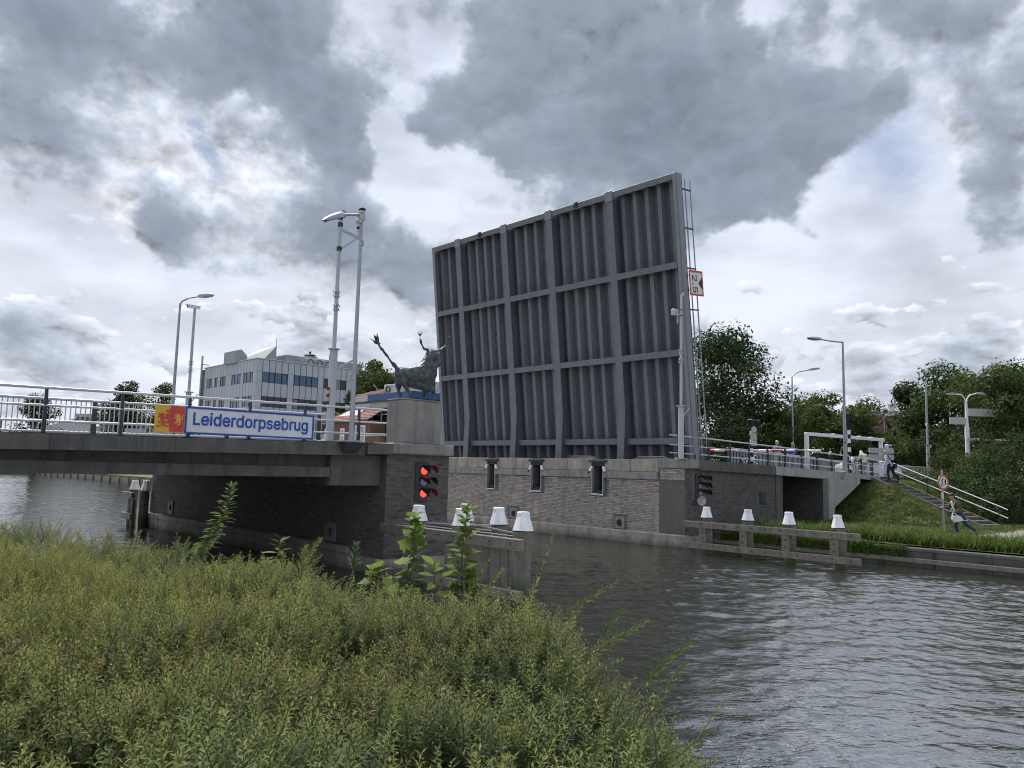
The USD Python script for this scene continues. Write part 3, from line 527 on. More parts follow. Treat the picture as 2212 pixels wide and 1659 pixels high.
# left twin: the big mast with a bracket and two radar/camera heads, the slim lamp in front
t=thing('signal_mast','stout white mast with thorn collar behind the tall lamp on the left span','camera mast',(11.1,19.25,3.72))
part('lower_pole',lathe([(.115,0),(.115,2.62)],n=8),GREYP,t); part('collar',lathe([(.17,2.62),(.17,2.65)],n=12),GREYP,t); part('upper_pole',lathe([(.058,2.6),(.055,4.4),(.048,6.55)],n=12),GREYP,t,smooth=40)
part('anti_climb_thorns',thorns(0,0,3.72,.85),GREYP,t); part('base_plate',rbox((-.26,-.26,0),(.26,.26,.04),.01),GALV,t)

for k in range(6): part('hazard_stripe',rbox((-.128,-.06,.95+.1*k),(-.117,.06,1.04+.1*k),.003),YELL if k%2==0 else BLACK,t)
part('bracket',cat(beam((0,0,6.15),(.60,-.11,5.98),.07,.07),beam((.04,0,5.55),(.5,-.09,5.95),.045,.045)),GREYP,t); part('clamp',cat(lathe([(.075,5.5),(.075,5.62)],n=10),lathe([(.075,6.22),(.075,6.34)],n=10),lathe([(.07,6.42),(.07,6.5)],n=10)),DARKM,t)
for nm,c_,z0 in (('radar_head',(.56,-.1),6.05),):
    a=part(nm,cat(lathe([(.045,z0-.1),(.05,z0+.22)],(c_[0],c_[1],0),12),lathe([(.065,z0+.25),(.08,z0+.32),(.078,z0+.40),(.06,z0+.45),(.02,z0+.47)],(c_[0],c_[1],0),14)),GREYP,t,smooth=40)
    part('collar',lathe([(.05,z0+.2),(.075,z0+.24),(.07,z0+.26)],(c_[0],c_[1],0),14),BLACK,a)
part('cable',cat(tube([(.05+.12*math.sin(a),0,6.5+.16*(1-math.cos(a))*.7) for a in np.linspace(0,3.1,10)],.014,5),tube([(.62+.10*math.sin(a),-.11,5.85+.11*math.cos(a)) for a in np.linspace(0,3.1,10)],.016,5)),DARKM,t)
part('service_arm',tube([(.15,0,2.1),(.55,-.1,2.35)],.035,6),GREYP,t); part('horn',lathe([(.03,0),(.09,.12)],(.55,-.1,2.35),10,(.8,-.2,.4)),GREYP,t)
def lamp_head(t,c,d,L=.75,w=.16,drop=.05):
    """Long streetlight head from c along d."""
    d=D2(d)/np.linalg.norm(d); a=np.cross([0,0,1],d); a/=np.linalg.norm(a); up=np.cross(d,a); pts=[];
    for s,ww,h0,h1 in ((0,.35,-.03,.05),(.12,.75,-.06,.09),(.45,1.,-.07,.09),(.8,.75,-.05,.05),(1,.15,-.02,.0)):
        for u in (-1,-.6,.6,1): 
            pts+= [D2(c)+d*L*s+a*w*ww*u+up*(h1 if abs(u)<1 else (h0+h1)*.5),D2(c)+d*L*s+a*w*ww*u*.92+up*h0]
    part('lamp_head',hull(pts),GALV,t,smooth=40); q=[D2(c)+d*L*s+a*w*.62*u*k+up*(-.085) for s,k in ((.3,.8),(.5,1),(.9,.5)) for u in(-1,1)]+[D2(c)+d*L*s+a*w*.5*u+up*(-.04) for s in(.35,.85) for u in(-1,1)]
    part('lamp_glass',hull(q),LENS,t)
t=thing('street_lamp','tall tapered street lamp bolted to the left span, its head pointing left','street lamp',(11.40,18.60,3.75))
part('pole',lathe([(.078,0),(.062,2),(.042,6.35)],n=14),GALV,t,smooth=40); part('foot_plate',rbox((-.2,-.16,-.03),(.2,.2,.02),.006),GALV,t)
part('wall_bracket',cat(hull([(-.36,.0,-.04),(.36,.0,-.04),(-.36,-.34,-.04),(.30,-.34,-.04),(-.30,0,-.32),(.1,0,-.34),(-.25,-.08,-.32)]),box((-.4,-.36,-.05),(.36,.04,-.03))),DARKM,t)
part('arm',tube([(0,0,6.3),(-.1,-.01,6.44),(-.72,-.06,6.27)],[.045,.04,.035],8),GALV,t,smooth=40); lamp_head(t,(-.66,-.06,6.29),(-.86,-.05,-.42),.70,.20)
part('camera',cat(rbox((-.10,-.08,6.30),(.10,.09,6.48),.03),rbox((-.08,-.07,6.48),(.09,.08,6.62),.04),rbox((-.14,-.08,6.2),(-.02,.08,6.32),.02)),GREYP,t); part('camera_hood',rbox((-.08,-.08,6.58),(.09,.09,6.67),.04),BLACK,t)
t=thing('street_lamp','grey street lamp with a straight cross arm on the pillar beside the footway','street lamp',(42.75,18.42,3.38))
part('pole',lathe([(.11,0),(.09,2.2),(.05,7.3)],n=12),GALV,t,smooth=40); part('arm',tube([(0,0,7.26),(-1.6,0,7.12),(-2.9,0,7.05)],[.045,.04,.035],8),GALV,t,smooth=40); lamp_head(t,(-2.75,0,7.05),(-1,0,-.06),1.55,.21); part('foot_plate',rbox((-.18,-.1,0),(.18,.18,.03),.006),GALV,t); part('band',lathe([(.101,1.6),(.101,1.66)],n=12),RED,t)
def lamp1(label,loc,H,arm,rise,hd,L=.8):
    t=thing('street_lamp',label,'street lamp',loc); part('pole',lathe([(.10,0),(.075,H*.4),(.05,H)],n=10),GALV,t,smooth=40)
    a=D2(arm); part('arm',tube([(0,0,H-.02),a*.12+D2((0,0,H+rise*.35)),a*.45+D2((0,0,H+rise*.75)),a+D2((0,0,H+rise))],.04,8),GALV,t,smooth=40); lamp_head(t,a*.95+D2((0,0,H+rise)),hd,L,.17); return t
lamp1('arched street lamp at the far left end of the bridge beside a camera mast',(12.98,36.9,3.72),6.75,(.62,-.58,0),.35,(.7,-.68,.15),.8)
lamp1('slender arched street lamp behind the cyclists, in front of the trees',(57.0,28.6,3.0),7.85,(1.0,-.95,0),.55,(.7,-.68,.2),.95)
t=thing('double_street_lamp','double-armed street lamp carrying direction signs above the hedge','street lamp',(61.4,17.7,3.0))
part('pole',lathe([(.17,0),(.16,3.6),(.11,4.2),(.085,5.6)],n=12),WHITE,t,smooth=40)
for sx in (-1,1):
    a=RT*np.array([1,1,0])*sx*.75; part('arm',tube([(0,0,5.5),a*.12+D2((0,0,5.95)),a*.4+D2((0,0,6.2)),a*1.05+D2((0,0,6.28+.04*sx))],.045,8),WHITE,t,smooth=40); lamp_head(t,a*.95+D2((0,0,6.28+.04*sx)),a,.72,.15)
a=RT*np.array([1,1,0])
def lozenge(c,half,h,tip): 
    q=D2(c)-a*half; b=cat(hull([q+FW*k*.05+D2((0,0,z)) for k in(-1,1) for z in(-h,h)]+[q+a*(2*half-tip)+FW*k*.05+D2((0,0,z)) for k in(-1,1) for z in(-h,h)]+[q+a*2*half+FW*k*.05+D2((0,0,z)) for k in(-1,1) for z in(-h*.6,h*.6)])); return b
part('direction_sign',lozenge(a*1.2+D2((0,0,4.95)),1.07,.27,.15),SIGNG,t); part('direction_sign',lozenge(-a*.55+D2((0,0,4.32)),-.55,.25,.12),SIGNG,t)
part('side_arm',tube([(0,0,3.0),a*1.5+D2((0,0,3.0)),a*4.2+D2((0,0,3.02))],[.12,.07,.04],8),WHITE,t); part('dome_camera',cat(tube([a*.35+D2((0,0,2.95)),a*.42+D2((0,0,2.6))],.03,6),sph(a*.45+D2((0,0,2.5)),.12,1)),WHITE,t)
t=thing('double_street_lamp','small double-armed lamp in front of the brown gabled house','street lamp',(84.5,32.2,2.9))
part('pole',lathe([(.08,0),(.05,6.6)],n=8),GALV,t)
for sx in (-1,1): q=a*sx; part('arm',tube([(0,0,6.5),q*.35+D2((0,0,7.0)),q*.8+D2((0,0,7.25))],.04,6),GALV,t); lamp_head(t,q*.75+D2((0,0,7.25)),q,.75,.16)
# ---------- light signals for boats ----------
def boat_signal(label,x,y,z0,z1,lit,dim=()):
    t=thing('boat_signal',label,'traffic light',(x,y,0)); w=.235; part('backboard',rbox((-w,-.03,z0),(w,.02,z1),.015),DARKM,t)
    H=z1-z0
    for k in range(3):
        z=z1-H*(.22+.285*k)
        h=part('hood',(man.cylinder(.50,.165,.155,24)-man.cylinder(.52,.150,.142,24).translate((0,0,-.01))-man.cube((.6,.3,.9),True).rotate((24,0,0)).translate((0,-.20,.40))).rotate((90,0,0)).translate((.05,-.03,z)),BLACK,t,smooth=40)
        part('lamp',lathe([(.118,0),(.105,.02),(.055,.033),(.0,.038)],(.05,-.035,z),20,(0,-1,0)),LAMPR if k in lit else (LAMPD if k in dim else LENS),h,smooth=40)
    return t
boat_signal('black three-lamp boat signal on the left pier with two red lights lit',13.90,18.62,2.06,3.24,(0,2))
boat_signal('black three-lamp boat signal on the right abutment with one faint red light',28.62,18.62,2.05,3.10,(),(0,))
t=thing('horn_speaker','pale horn loudspeaker under the boat signal on the right abutment','loudspeaker',(28.55,18.55,1.95)); part('horn',lathe([(.04,0),(.06,.08),(.10,.16),(.20,.24),(.205,.25),(.19,.245),(.05,.12)],(-.08,-.02,.02),18,(-.45,-.85,-.05)),SIGNG,t,smooth=40); part('driver',lathe([(.07,-.12),(.075,.02)],(-.08,-.02,.02),12,(-.45,-.85,-.05)),SIGNG,t); part('bracket',beam((-.1,.08,0),(-.08,-.05,0),.04,.06),GALV,t)
# ---------- road signals on black and white posts ----------
def striped_post(t,H,r,n=10,z0=0):
    for k in range(n): part('post_band',lathe([(r,z0+H*k/n),(r,z0+H*(k+1)/n)],n=12),BLACK if k%2==0 else WHITE,t)
t=thing('road_signal','black and white banded signal post with loudspeaker and sign backs by the barrier','traffic light',(35.2,19.85,zdeck(35.2)))
striped_post(t,1.95,.075,9); part('signal_head',cat(rbox((-.2,-.16,1.98),(.18,.12,2.32),.03)),BLACK,t); part('hood',lathe([(.14,0),(.15,.22)],(.2,-.1,2.16),14,(.8,-.6,0)),BLACK,t)
part('loudspeaker',cat(lathe([(.05,0),(.13,.12),(.16,.16),(.15,.17)],(-.08,-.1,1.78),16,(-.5,-.85,0))),SIGNG,t); part('sign_back',cat(rbox((-.22,-.1,1.28),(.36,-.07,1.62),.02),rbox((-.22,-.1,.98),(.36,-.07,1.26),.02)),SIGNG,t)
t=thing('road_signal','black and white banded post with a round black signal board beside the street lamp','traffic light',(44.55,18.95,zdeck(44.5)))
striped_post(t,2.75,.085,11); part('signal_board',cat(lathe([(.36,0),(.36,.06)],(0,.0,3.1),28,(-.62,-.78,0)),rbox((-.1,-.1,2.72),(.1,.1,2.9),.02)),BLACK,t); part('signal_lamp',cat(lathe([(.14,0),(.14,.2)],(.05,-.1,3.05),16,(.7,-.7,0))),BLACK,t)
# ---------- barrier ----------
t=thing('road_barrier','lowered red and white barrier boom in front of the waiting cyclists','barrier',(40.35,27.2,zdeck(40.35)))
n=11
for k in range(n):
    y0,y1=-.6-k*.72,-.6-(k+1)*.72; r0,r1=.085-.004*k,.085-.004*(k+1); part('boom_band',tube([(0,y0,1.06),(0,y1,1.06)],[r0,r1],10),RED if k%2 else WHITE,t)
part('boom_lamp',lathe([(.07,0),(.05,.08)],(-.09,-4.2,1.06),12,(-1,0,0)),BLACK,t); part('cabinet',rbox((-.3,-.4,0),(.35,.5,1.25),.05),DARKM,t); part('hazard_strip',cat(*[rbox((-.31,-.38+.0,.3+.16*k),(-.295,.1,.38+.16*k),.003) for k in range(5)]),YELL,t); part('counterweight',rbox((-.2,.3,.85),(.2,1.3,1.25),.05),BLACK,t)
t=thing('road_barrier','stub of a second barrier boom close to the raised leaf','barrier',(32.4,26.6,zdeck(32)))
for k in range(5): part('boom_band',tube([(0,-.5-k*.8,1.0),(0,-.5-(k+1)*.8,1.0)],.10,10),WHITE if k%2==0 else RED,t)
part('cabinet',rbox((-.3,-.4,0),(.35,.5,1.2),.05),DARKM,t)
t=thing('equipment_cabinet','dark green equipment cabinet behind the right railing','cabinet',(35.9,23.6,zdeck(36))); part('body',rbox((-.9,-.4,0),(.9,.4,1.0),.03),POSTB,t); part('lid',rbox((-.95,-.45,1.0),(.95,.45,1.05),.02),DARKM,t); part('door',cat(rbox((-.85,-.42,.08),(-.03,-.4,.95),.008),rbox((.03,-.42,.08),(.85,-.4,.95),.008)),POSTB,t)
# ---------- white gantry ----------
t=thing('gantry','white portal frame of square tube spanning behind the footway','gantry')
A,B=D2((45.4,21.9,zdeck(45.4))),D2((53.9,20.8,zdeck(53.9))); za=5.68
part('post',beam(A,(A[0],A[1],za),.21,.21,.01),WHITE,t); part('post',beam(B,(B[0],B[1],za),.21,.21,.01),WHITE,t); part('beam',beam((A[0]-.1,A[1]+.013,za),(B[0]+.1,B[1]-.013,za),.2,.2,.01),WHITE,t)
for k in (.33,.5,.68,.85): c_=A*(1-k)+B*k; part('joint_flange',rbox((c_[0]-.04,c_[1]-.15,za-.13),(c_[0]+.04,c_[1]+.15,za+.13),.01),WHITE,t)
part('sensor',rbox((B[0]+.25,B[1]-.1,za-.15),(B[0]+.5,B[1]+.1,za+.12),.02),SIGNG,t)
t=thing('parking_sign','small lit blue box sign on the right post of the white gantry','sign',(54.35,20.5,5.12)); part('housing',rbox((-.34,-.12,-.24),(.36,.12,.24),.04),WHITE,t); part('blue_face',rbox((-.24,-.128,-.19),(.33,-.118,.19),.006),BLUE,t); part('white_line',rbox((-.05,-.134,.0),(.2,-.127,.04),.002),SIGNW,t)
for z in (4.93,4.5):
    t=thing('direction_sign',f"grey back of the {'upper' if z>4.6 else 'lower'} direction sign on the right gantry post",'sign',(53.9,20.8,z)); part('panel',hull([D2(RT)*s*np.array([1,1,0])+D2((0,0,h))-FW*(.15+.04*k)*np.array([1,1,0]) for s,h in ((-.93,.1),(-.93,-.1),(-.85,.18),(-.85,-.18),(.75,.18),(.75,-.18),(.8,0)) for k in(0,1)]),SIGNG,t); part('clamp',box((-.13,-.2,-.05),(.13,.13,.05)),GALV,t)
# ---------- timber fenders ----------
def fender_post(x,y,ztop,r=.2,lean=0):
    a=part('post',lathe([(r,-2.5),(r,ztop-.45)],(x,y,0),10),WOODP,FT)
    k=rng.normal(size=3)*.018; r*=1+.06*(rng.random()-.5); h=.40+.05*rng.random()
    part('white_cap',lathe([(r*1.15,ztop-h),(r*.70,ztop-.10),(r*.72,ztop-.10),(r*.71,ztop-.02),(r*.65,ztop)],(x,y,0),int(rng.integers(7,10)),(k[0],k[1],1)),CAPW,FT)
def plank(x,y0,y1,z,h=.24,w=.13,face=-1,bolts=9,jo=0):
    part('beam',rbox((x-w/2,min(y0,y1),z-h/2),(x+w/2,max(y0,y1),z+h/2),.015),WOOD,FT)
    for k in range(bolts):
        y=y0+(y1-y0)*(k+.5)/bolts; part('bolt',lathe([(.035,0),(.033,.012),(.02,.02)],(x-w/2,y,z+.02),8,(-1,0,0)),DARKM,FT)
FT=thing('fender','weathered timber fender with four white capped posts at the right bank','fender')
for y in (16.95,15.2,13.52,11.72): fender_post(26.62,y,1.80,.205)
for z in (1.11,.30): plank(26.34,17.85,14.05,z,bolts=7); plank(26.33,14.04,10.9,z,bolts=5)
for y in (16.98,15.24,13.55,11.8):
    part('upright',rbox((26.30,y-.14,.42),(26.41,y+.14,.99),.012),WOOD,FT)
    for z in (.58,.82): part('bolt',lathe([(.04,0),(.036,.012),(.02,.022)],(26.30,y,z),8,(-1,0,0)),DARKM,FT)
FT=thing('fender','heavy timber fender with white capped posts in front of the left pier','fender')
for x,y,z in ((12.5,16.85,2.07),(12.5,15.05,2.08),(12.5,12.85,2.12),(13.55,14.75,2.10),(13.6,16.25,2.12)): fender_post(x,y,z,.215)
plank(12.2,18.1,14.6,1.40,.26,bolts=6); plank(12.19,14.58,12.5,1.40,.26,bolts=3); plank(12.2,18.1,12.5,.28,.22,bolts=7); plank(13.8,17.8,13.9,1.35,.24,bolts=5)
for k,(a,b) in enumerate(((15.42,15.12),(14.9,14.55),(14.5,14.16),(14.1,13.76),(13.7,13.38),(13.34,13.1))): part('board',rbox((12.29+.01*(k%2),b,.05),(12.36+.01*(k%2),a,1.27),.01),WOOD,FT)
part('strut',cat(beam((12.5,16.85,1.62),(13.6,14.8,1.60),.035,.035),beam((13.6,16.3,1.62),(12.5,12.9,1.60),.035,.035),beam((12.5,15.05,1.66),(13.55,14.75,1.66),.035,.035)),GALV,FT); part('tie_rod',tube([(12.35,18.0,1.56),(12.4,12.9,1.56)],.014,6),GALV,FT)
FT=thing('fender','dark timber fender with two white capped posts at the far end of the left pier','fender')
for x,y in ((12.1,38.65),(12.35,37.85)): fender_post(x,y,2.12,.21)
for z in (1.45,.5): part('beam',rbox((11.7,37.6,z-.14),(11.84,38.95,z+.14),.015),WOOD,FT)
part('beam',rbox((11.86,37.9,-.5),(12.0,38.1,1.3),.01),WOOD,FT)
# ---------- statue ----------
t=thing('pedestal','square weathered concrete pedestal on the left pier under the bull','pedestal')
part('block',rbox((13.36,18.9,3.77),(14.80,19.83,5.09),.03),CONC,t); part('cap_course',rbox((13.355,18.895,5.093),(14.805,19.835,5.13),.02),CONC,t)
def skin(bones,J,ref=.05,it=10,noise_=0,seed=0,sc=6,lo=.0):
    """One continuous surface: hulls of the spheres at joined joints, united, refined and smoothed."""
    m=None
    for a,b in bones:
        pa,pb=J[a],J[b]
        h=man.hull_points(np.vstack([BALL*pa[3]+pa[:3],BALL*pb[3]+pb[:3]])); m=h if m is None else m+h
    m=m.refine_to_length(ref); q=m.to_mesh(); tm=trimesh.Trimesh(q.vert_properties[:,:3],q.tri_verts)
    trimesh.smoothing.filter_taubin(tm,iterations=it)
    v=np.array(tm.vertices)
    if noise_: v=v+np.asarray(tm.vertex_normals)*((meshkit.fbm(v*sc+seed,3,seed)-.5)*noise_)[:,None]
    return v,np.array(tm.faces)
_b=trimesh.creation.icosphere(1,1.0); BALL=np.array(_b.vertices)
J={k:np.array(v,float) for k,v in dict(rump=(.24,0,.78,.19),rumpb=(.24,0,.58,.17),mid=(.6,0,.73,.25),midb=(.64,0,.56,.19),chest=(1.1,0,.72,.27),chestb=(1.18,0,.48,.18),should=(1.18,0,1.0,.23),neck=(1.27,0,1.26,.19),poll=(1.38,0,1.52,.145),head=(1.54,-.03,1.46,.14),muz=(1.62,-.08,1.22,.11),drape=(1.46,0,.82,.15),drapeb=(1.44,0,.46,.12),
 hip=(.26,.12,.5,.11),kneeL=(.32,.14,.24,.055),hoofL=(.38,.13,.0,.035),hipR=(.28,-.12,.5,.11),kneeR=(.44,-.14,.25,.05),hoofR=(.62,-.14,.0,.035),el=(1.25,.13,.36,.08),fL=(1.28,.14,.0,.03),elR=(1.46,-.10,.36,.08),fR=(1.48,-.12,.0,.03),
 t0=(.12,0,.90,.06),t1=(-.15,0,1.13,.036),t2=(-.42,0,1.40,.03),t3=(-.60,0,1.58,.034),ta=(-.94,-.03,1.70,.010),tb=(-.74,.04,1.84,.011),tc=(-.69,-.05,1.87,.012),td=(-.50,.0,1.62,.022),
 h0=(1.32,.02,1.62,.05),h1=(1.14,.05,1.66,.042),h2=(1.02,.05,1.80,.03),h3=(.97,.05,2.0,.02),h4=(.96,.05,2.08,.04),g0=(1.55,-.02,1.62,.05),g1=(1.74,-.05,1.68,.042),g2=(1.88,-.08,1.80,.03),g3=(1.96,-.1,2.02,.02),g4=(1.97,-.1,2.1,.04)).items()}
BN=[('rump','rumpb'),('rump','mid'),('rumpb','midb'),('mid','midb'),('mid','chest'),('midb','chestb'),('chest','chestb'),('chest','should'),('should','neck'),('mid','should'),('neck','poll'),('poll','head'),('head','muz'),('chest','drape'),('chestb','drapeb'),('drape','drapeb'),('neck','drape'),('head','drape'),
 ('rump','hip'),('hip','kneeL'),('kneeL','hoofL'),('rump','hipR'),('hipR','kneeR'),('kneeR','hoofR'),('chestb','el'),('el','fL'),('chestb','elR'),('elR','fR'),
 ('rump','t0'),('t0','t1'),('t1','t2'),('t2','t3'),('t3','ta'),('t3','tb'),('t3','tc'),('t3','td'),('poll','h0'),('h0','h1'),('h1','h2'),('h2','h3'),('h3','h4'),('poll','g0'),('g0','g1'),('g1','g2'),('g2','g3'),('g3','g4')]
S_=thing('bull_statue','dark bronze bull statue with raised forked tail and knobbed horns on the pedestal','statue',(13.25,19.37,5.14))
part('body',skin(BN,J,.045,6,.11,3,7),BRONZE,S_,smooth=True)
part('foot_plate',rbox((.25,-.22,-.012),(1.52,.22,.012),.004),BRONZE,S_)
for c_ in ((.96,.05,2.10),(1.97,-.1,2.12)): part('horn_knob',cat(*[hull([D2(c_)+np.array([math.cos(k*1.05),math.sin(k*1.05),0])*.045+D2((0,0,-.03)),D2(c_)+np.array([math.cos(k*1.05+.6),math.sin(k*1.05+.6),0])*.045+D2((0,0,-.03)),D2(c_)+D2((0,0,-.07)),D2(c_)+np.array([math.cos(k*1.05+.3),math.sin(k*1.05+.3),0])*.10+D2((0,0,.09))]) for k in range(6)]),BRONZE,S_)
# ---------- people ----------
SKIN=pm('skin',(.42,.24,.17),.55,var=.06); HAIRG=pm('hair_grey',(.42,.40,.37),.7,var=.2,sc=30); HAIRB=pm('hair_blond',(.36,.25,.12),.7,var=.25,sc=30); HAIRD=pm('hair_dark',(.035,.025,.02),.7,var=.2,sc=30); HAIRW=pm('hair_white',(.58,.56,.52),.7,var=.15,sc=30)
EYE_M=pm('eye',(.02,.015,.012),.2,var=0)
def cloth(name,c): return pm(name,c,.85,var=.18,sc=9,bump=.5,bs=14)
OLIVE=cloth('olive_coat',(.075,.068,.045)); WSHIRT=cloth('white_shirt',(.66,.65,.68)); JEANS=cloth('jeans',(.022,.05,.10)); SHOEB=cloth('brown_shoe',(.07,.03,.02)); LILAC=cloth('lilac_jacket',(.50,.47,.62)); BLKC=cloth('black_cloth',(.010,.010,.013)); DENIM=cloth('denim_shirt',(.13,.20,.29)); KHAKI=cloth('light_trousers',(.42,.40,.37)); ROYAL=cloth('royal_blue',(.03,.085,.33)); CREAM=cloth('cream_jacket',(.50,.49,.40)); GREYC=cloth('dark_grey_coat',(.06,.06,.065)); PAPER=cloth('white_plastic',(.66,.65,.70))
def fingers(J,B,h,elb,wr,curl=.6,side=1):
    """A palm, four unequal bent fingers and a thumb that leaves the side of the palm."""
    w=J[wr][:3]; d=w-J[elb][:3]; d/=np.linalg.norm(d); a=np.cross(d,[0,0,1.0]); a/=np.linalg.norm(a)+1e-9; n=np.cross(a,d)*-1
    J[h+'p']=np.append(w+d*.085,.030); B.append((wr,h+'p'))
    for k,(o,L) in enumerate(((-.030,.068),(-.010,.080),(.010,.075),(.030,.058))):
        b=w+d*.095+a*o; J[f'{h}{k}a']=np.append(b,.0105); m=b+d*L*.55+n*L*.25*curl; J[f'{h}{k}b']=np.append(m,.0095); e=m+d*L*.35*(1-curl*.7)+n*L*.5*curl; J[f'{h}{k}c']=np.append(e,.008)
        B+=[(h+'p',f'{h}{k}a'),(f'{h}{k}a',f'{h}{k}b'),(f'{h}{k}b',f'{h}{k}c')]
    t=w+d*.03+a*.038*side; J[h+'ta']=np.append(t,.013); J[h+'tb']=np.append(t+d*.035+a*.030*side+n*.01,.011); J[h+'tc']=np.append(t+d*.065+a*.028*side+n*.03*curl,.009); B+=[(wr,h+'ta'),(h+'ta',h+'tb'),(h+'tb',h+'tc')]
def person(label,loc,rz,P,top,legs,shoes,hair,hair_long=.0,coat=0.,shirt=None,scale=1.,group=None,bust=0):
    """P: joint positions facing +x: hip, chest, neck, head, and for l and r: sh, el, wr, hp, kn, an, toe."""
    t=thing('person',label,'person',loc,rz,group,scale); R=dict(pel=.135,wai=.12,che=.145,nek=.058,sh=.062,el=.045,wr=.030,hp=.088,kn=.056,an=.042,toe=.034); J={}; g=lambda k:D2(P[k])
    J['pel']=np.append(g('hip'),.125); J['wai']=np.append(g('hip')*.55+g('chest')*.45,.118); J['che']=np.append(g('chest'),.135); J['nek']=np.append(g('neck'),.055); H=g('head')
    f=g('face') if 'face' in P else D2((1,0,0)); f=f/np.linalg.norm(f); sd=np.cross([0,0,1.],f); sd/=np.linalg.norm(sd); uph=np.cross(f,sd)
    J['cr']=np.append(H+uph*.045-f*.012,.088); J['fa']=np.append(H+f*.022-uph*.03,.070); J['jaw']=np.append(H+f*.040-uph*.085,.042); J['nos']=np.append(H+f*.098-uph*.022,.013); J['nob']=np.append(H+f*.085+uph*.012,.010); J['lip']=np.append(H+f*.082-uph*.062,.013)
    B=[('pel','wai'),('wai','che'),('che','nek'),('nek','fa'),('cr','fa'),('fa','jaw'),('nos','nob'),('fa','nob'),('jaw','lip')]
    for s,sg in (('l',1),('r',-1)):
        J[s+'ear']=np.append(H+sd*sg*.082-f*.005-uph*.01,.020); B.append(('cr',s+'ear'))
        for k in ('sh','el','wr','hp','kn','an','toe'): J[s+k]=np.append(g(s+k),R[k])
        B+=[('che',s+'sh'),(s+'sh',s+'el'),(s+'el',s+'wr'),('pel',s+'hp'),(s+'hp',s+'kn'),(s+'kn',s+'an'),(s+'an',s+'toe')]; fingers(J,B,s+'hand',s+'el',s+'wr',P.get(s+'curl',.6),sg)
    part('body',skin(B,J,.03,5),SKIN,t,smooth=True)
    for sg in (1,-1): part('eye',sph(H+f*.079+sd*sg*.031+uph*.008,.011,1),EYE_M,t)
    G=lambda ks,k:{q:np.append(J[q][:3],J[q][3]*k+.012) for q in ks}
    ar=[q for s in 'lr' for q in (s+'sh',s+'el')]; C=G(['wai','che','pel']+ar,1.12)
    C['pel'][3]=.150
    bb=[('wai','che'),('pel','wai')]
    for s in 'lr':
        C[s+'cf']=np.append(J[s+'wr'][:3]*.93+J[s+'el'][:3]*.07,.044); bb+=[('che',s+'sh'),(s+'sh',s+'el'),(s+'el',s+'cf')]
        if coat: C[s+'ct']=np.append(g('hip')*(1-coat)+g(s+'kn')*coat+D2((-.05,.05*(1 if s=='l' else -1),.0)),.10); bb.append(('pel',s+'ct'))
    C['col']=np.append(g('neck')-D2((0,0,.05)),.075); bb.append(('che','col'))
    part('jacket' if coat or shirt is not None else 'top',skin(bb,C,.035,6,.02,3),top,t,smooth=True)
    if shirt is not None: part('shirt',hull(np.vstack([BALL*.05+g('neck')-D2((0,0,.08))+f*.075,BALL*.07+g('chest')+f*.115,BALL*.08+g('hip')*.75+g('chest')*.25+f*.11])),shirt,t,smooth=True)
    L=G(['pel']+[s+k for s in 'lr' for k in ('hp','kn')],1.1); bb=[]
    for s in 'lr': L[s+'an']=np.append(J[s+'an'][:3]+D2((0,0,.02)),.060); bb+=[('pel',s+'hp'),(s+'hp',s+'kn'),(s+'kn',s+'an')]
    part('trousers',skin(bb,L,.035,6,.015,5),legs,t,smooth=True)
    for s in 'lr':
        a,b=g(s+'an'),g(s+'toe'); d=(b-a)/np.linalg.norm(b-a); part('shoe',hull(np.vstack([BALL*.052+a-D2((0,0,.012)),BALL*.045+a-d*.03-D2((0,0,.03)),BALL*.045+b,BALL*.038+b+d*.035-D2((0,0,.004))])),shoes,t,smooth=True)
    hp=[BALL*.100*D2((1,1,.96))+H+uph*.052-f*.026,BALL*.085+H+uph*.085+f*.01]
    if hair_long: hp+=[BALL*.085+H-f*.05-uph*(.05+hair_long),BALL*.05+H+sd*.07-f*.02-uph*(.06+hair_long*.8),BALL*.05+H-sd*.07-f*.02-uph*(.06+hair_long*.8)]
    else: hp+=[BALL*.075+H-f*.045-uph*.025]
    hv,hf=hull(np.vstack(hp)); hm=trimesh.Trimesh(hv,hf).subdivide().subdivide(); hv=np.array(hm.vertices); hv=hv+np.asarray(hm.vertex_normals)*((meshkit.fbm(hv*28,2)-.5)*.03)[:,None]
    part('hair',(hv,np.array(hm.faces)),hair,t,smooth=True); return t
def stand(**k):
    P=dict(hip=(0,0,.93),chest=(0,0,1.32),neck=(.01,0,1.50),head=(.03,0,1.64),lsh=(0,.19,1.42),rsh=(0,-.19,1.42),lel=(-.02,.25,1.13),rel=(-.02,-.25,1.13),lwr=(.1,.24,.90),rwr=(.1,-.24,.90),lhp=(0,.09,.88),rhp=(0,-.09,.88),lkn=(.02,.10,.49),rkn=(.02,-.10,.49),lan=(-.02,.10,.085),ran=(-.02,-.10,.085),ltoe=(.13,.12,.045),rtoe=(.13,-.12,.045)); P.update(k); return P
def az(v): return math.degrees(math.atan2(v[1],v[0]))
lf=-RT  # towards the left of the photograph
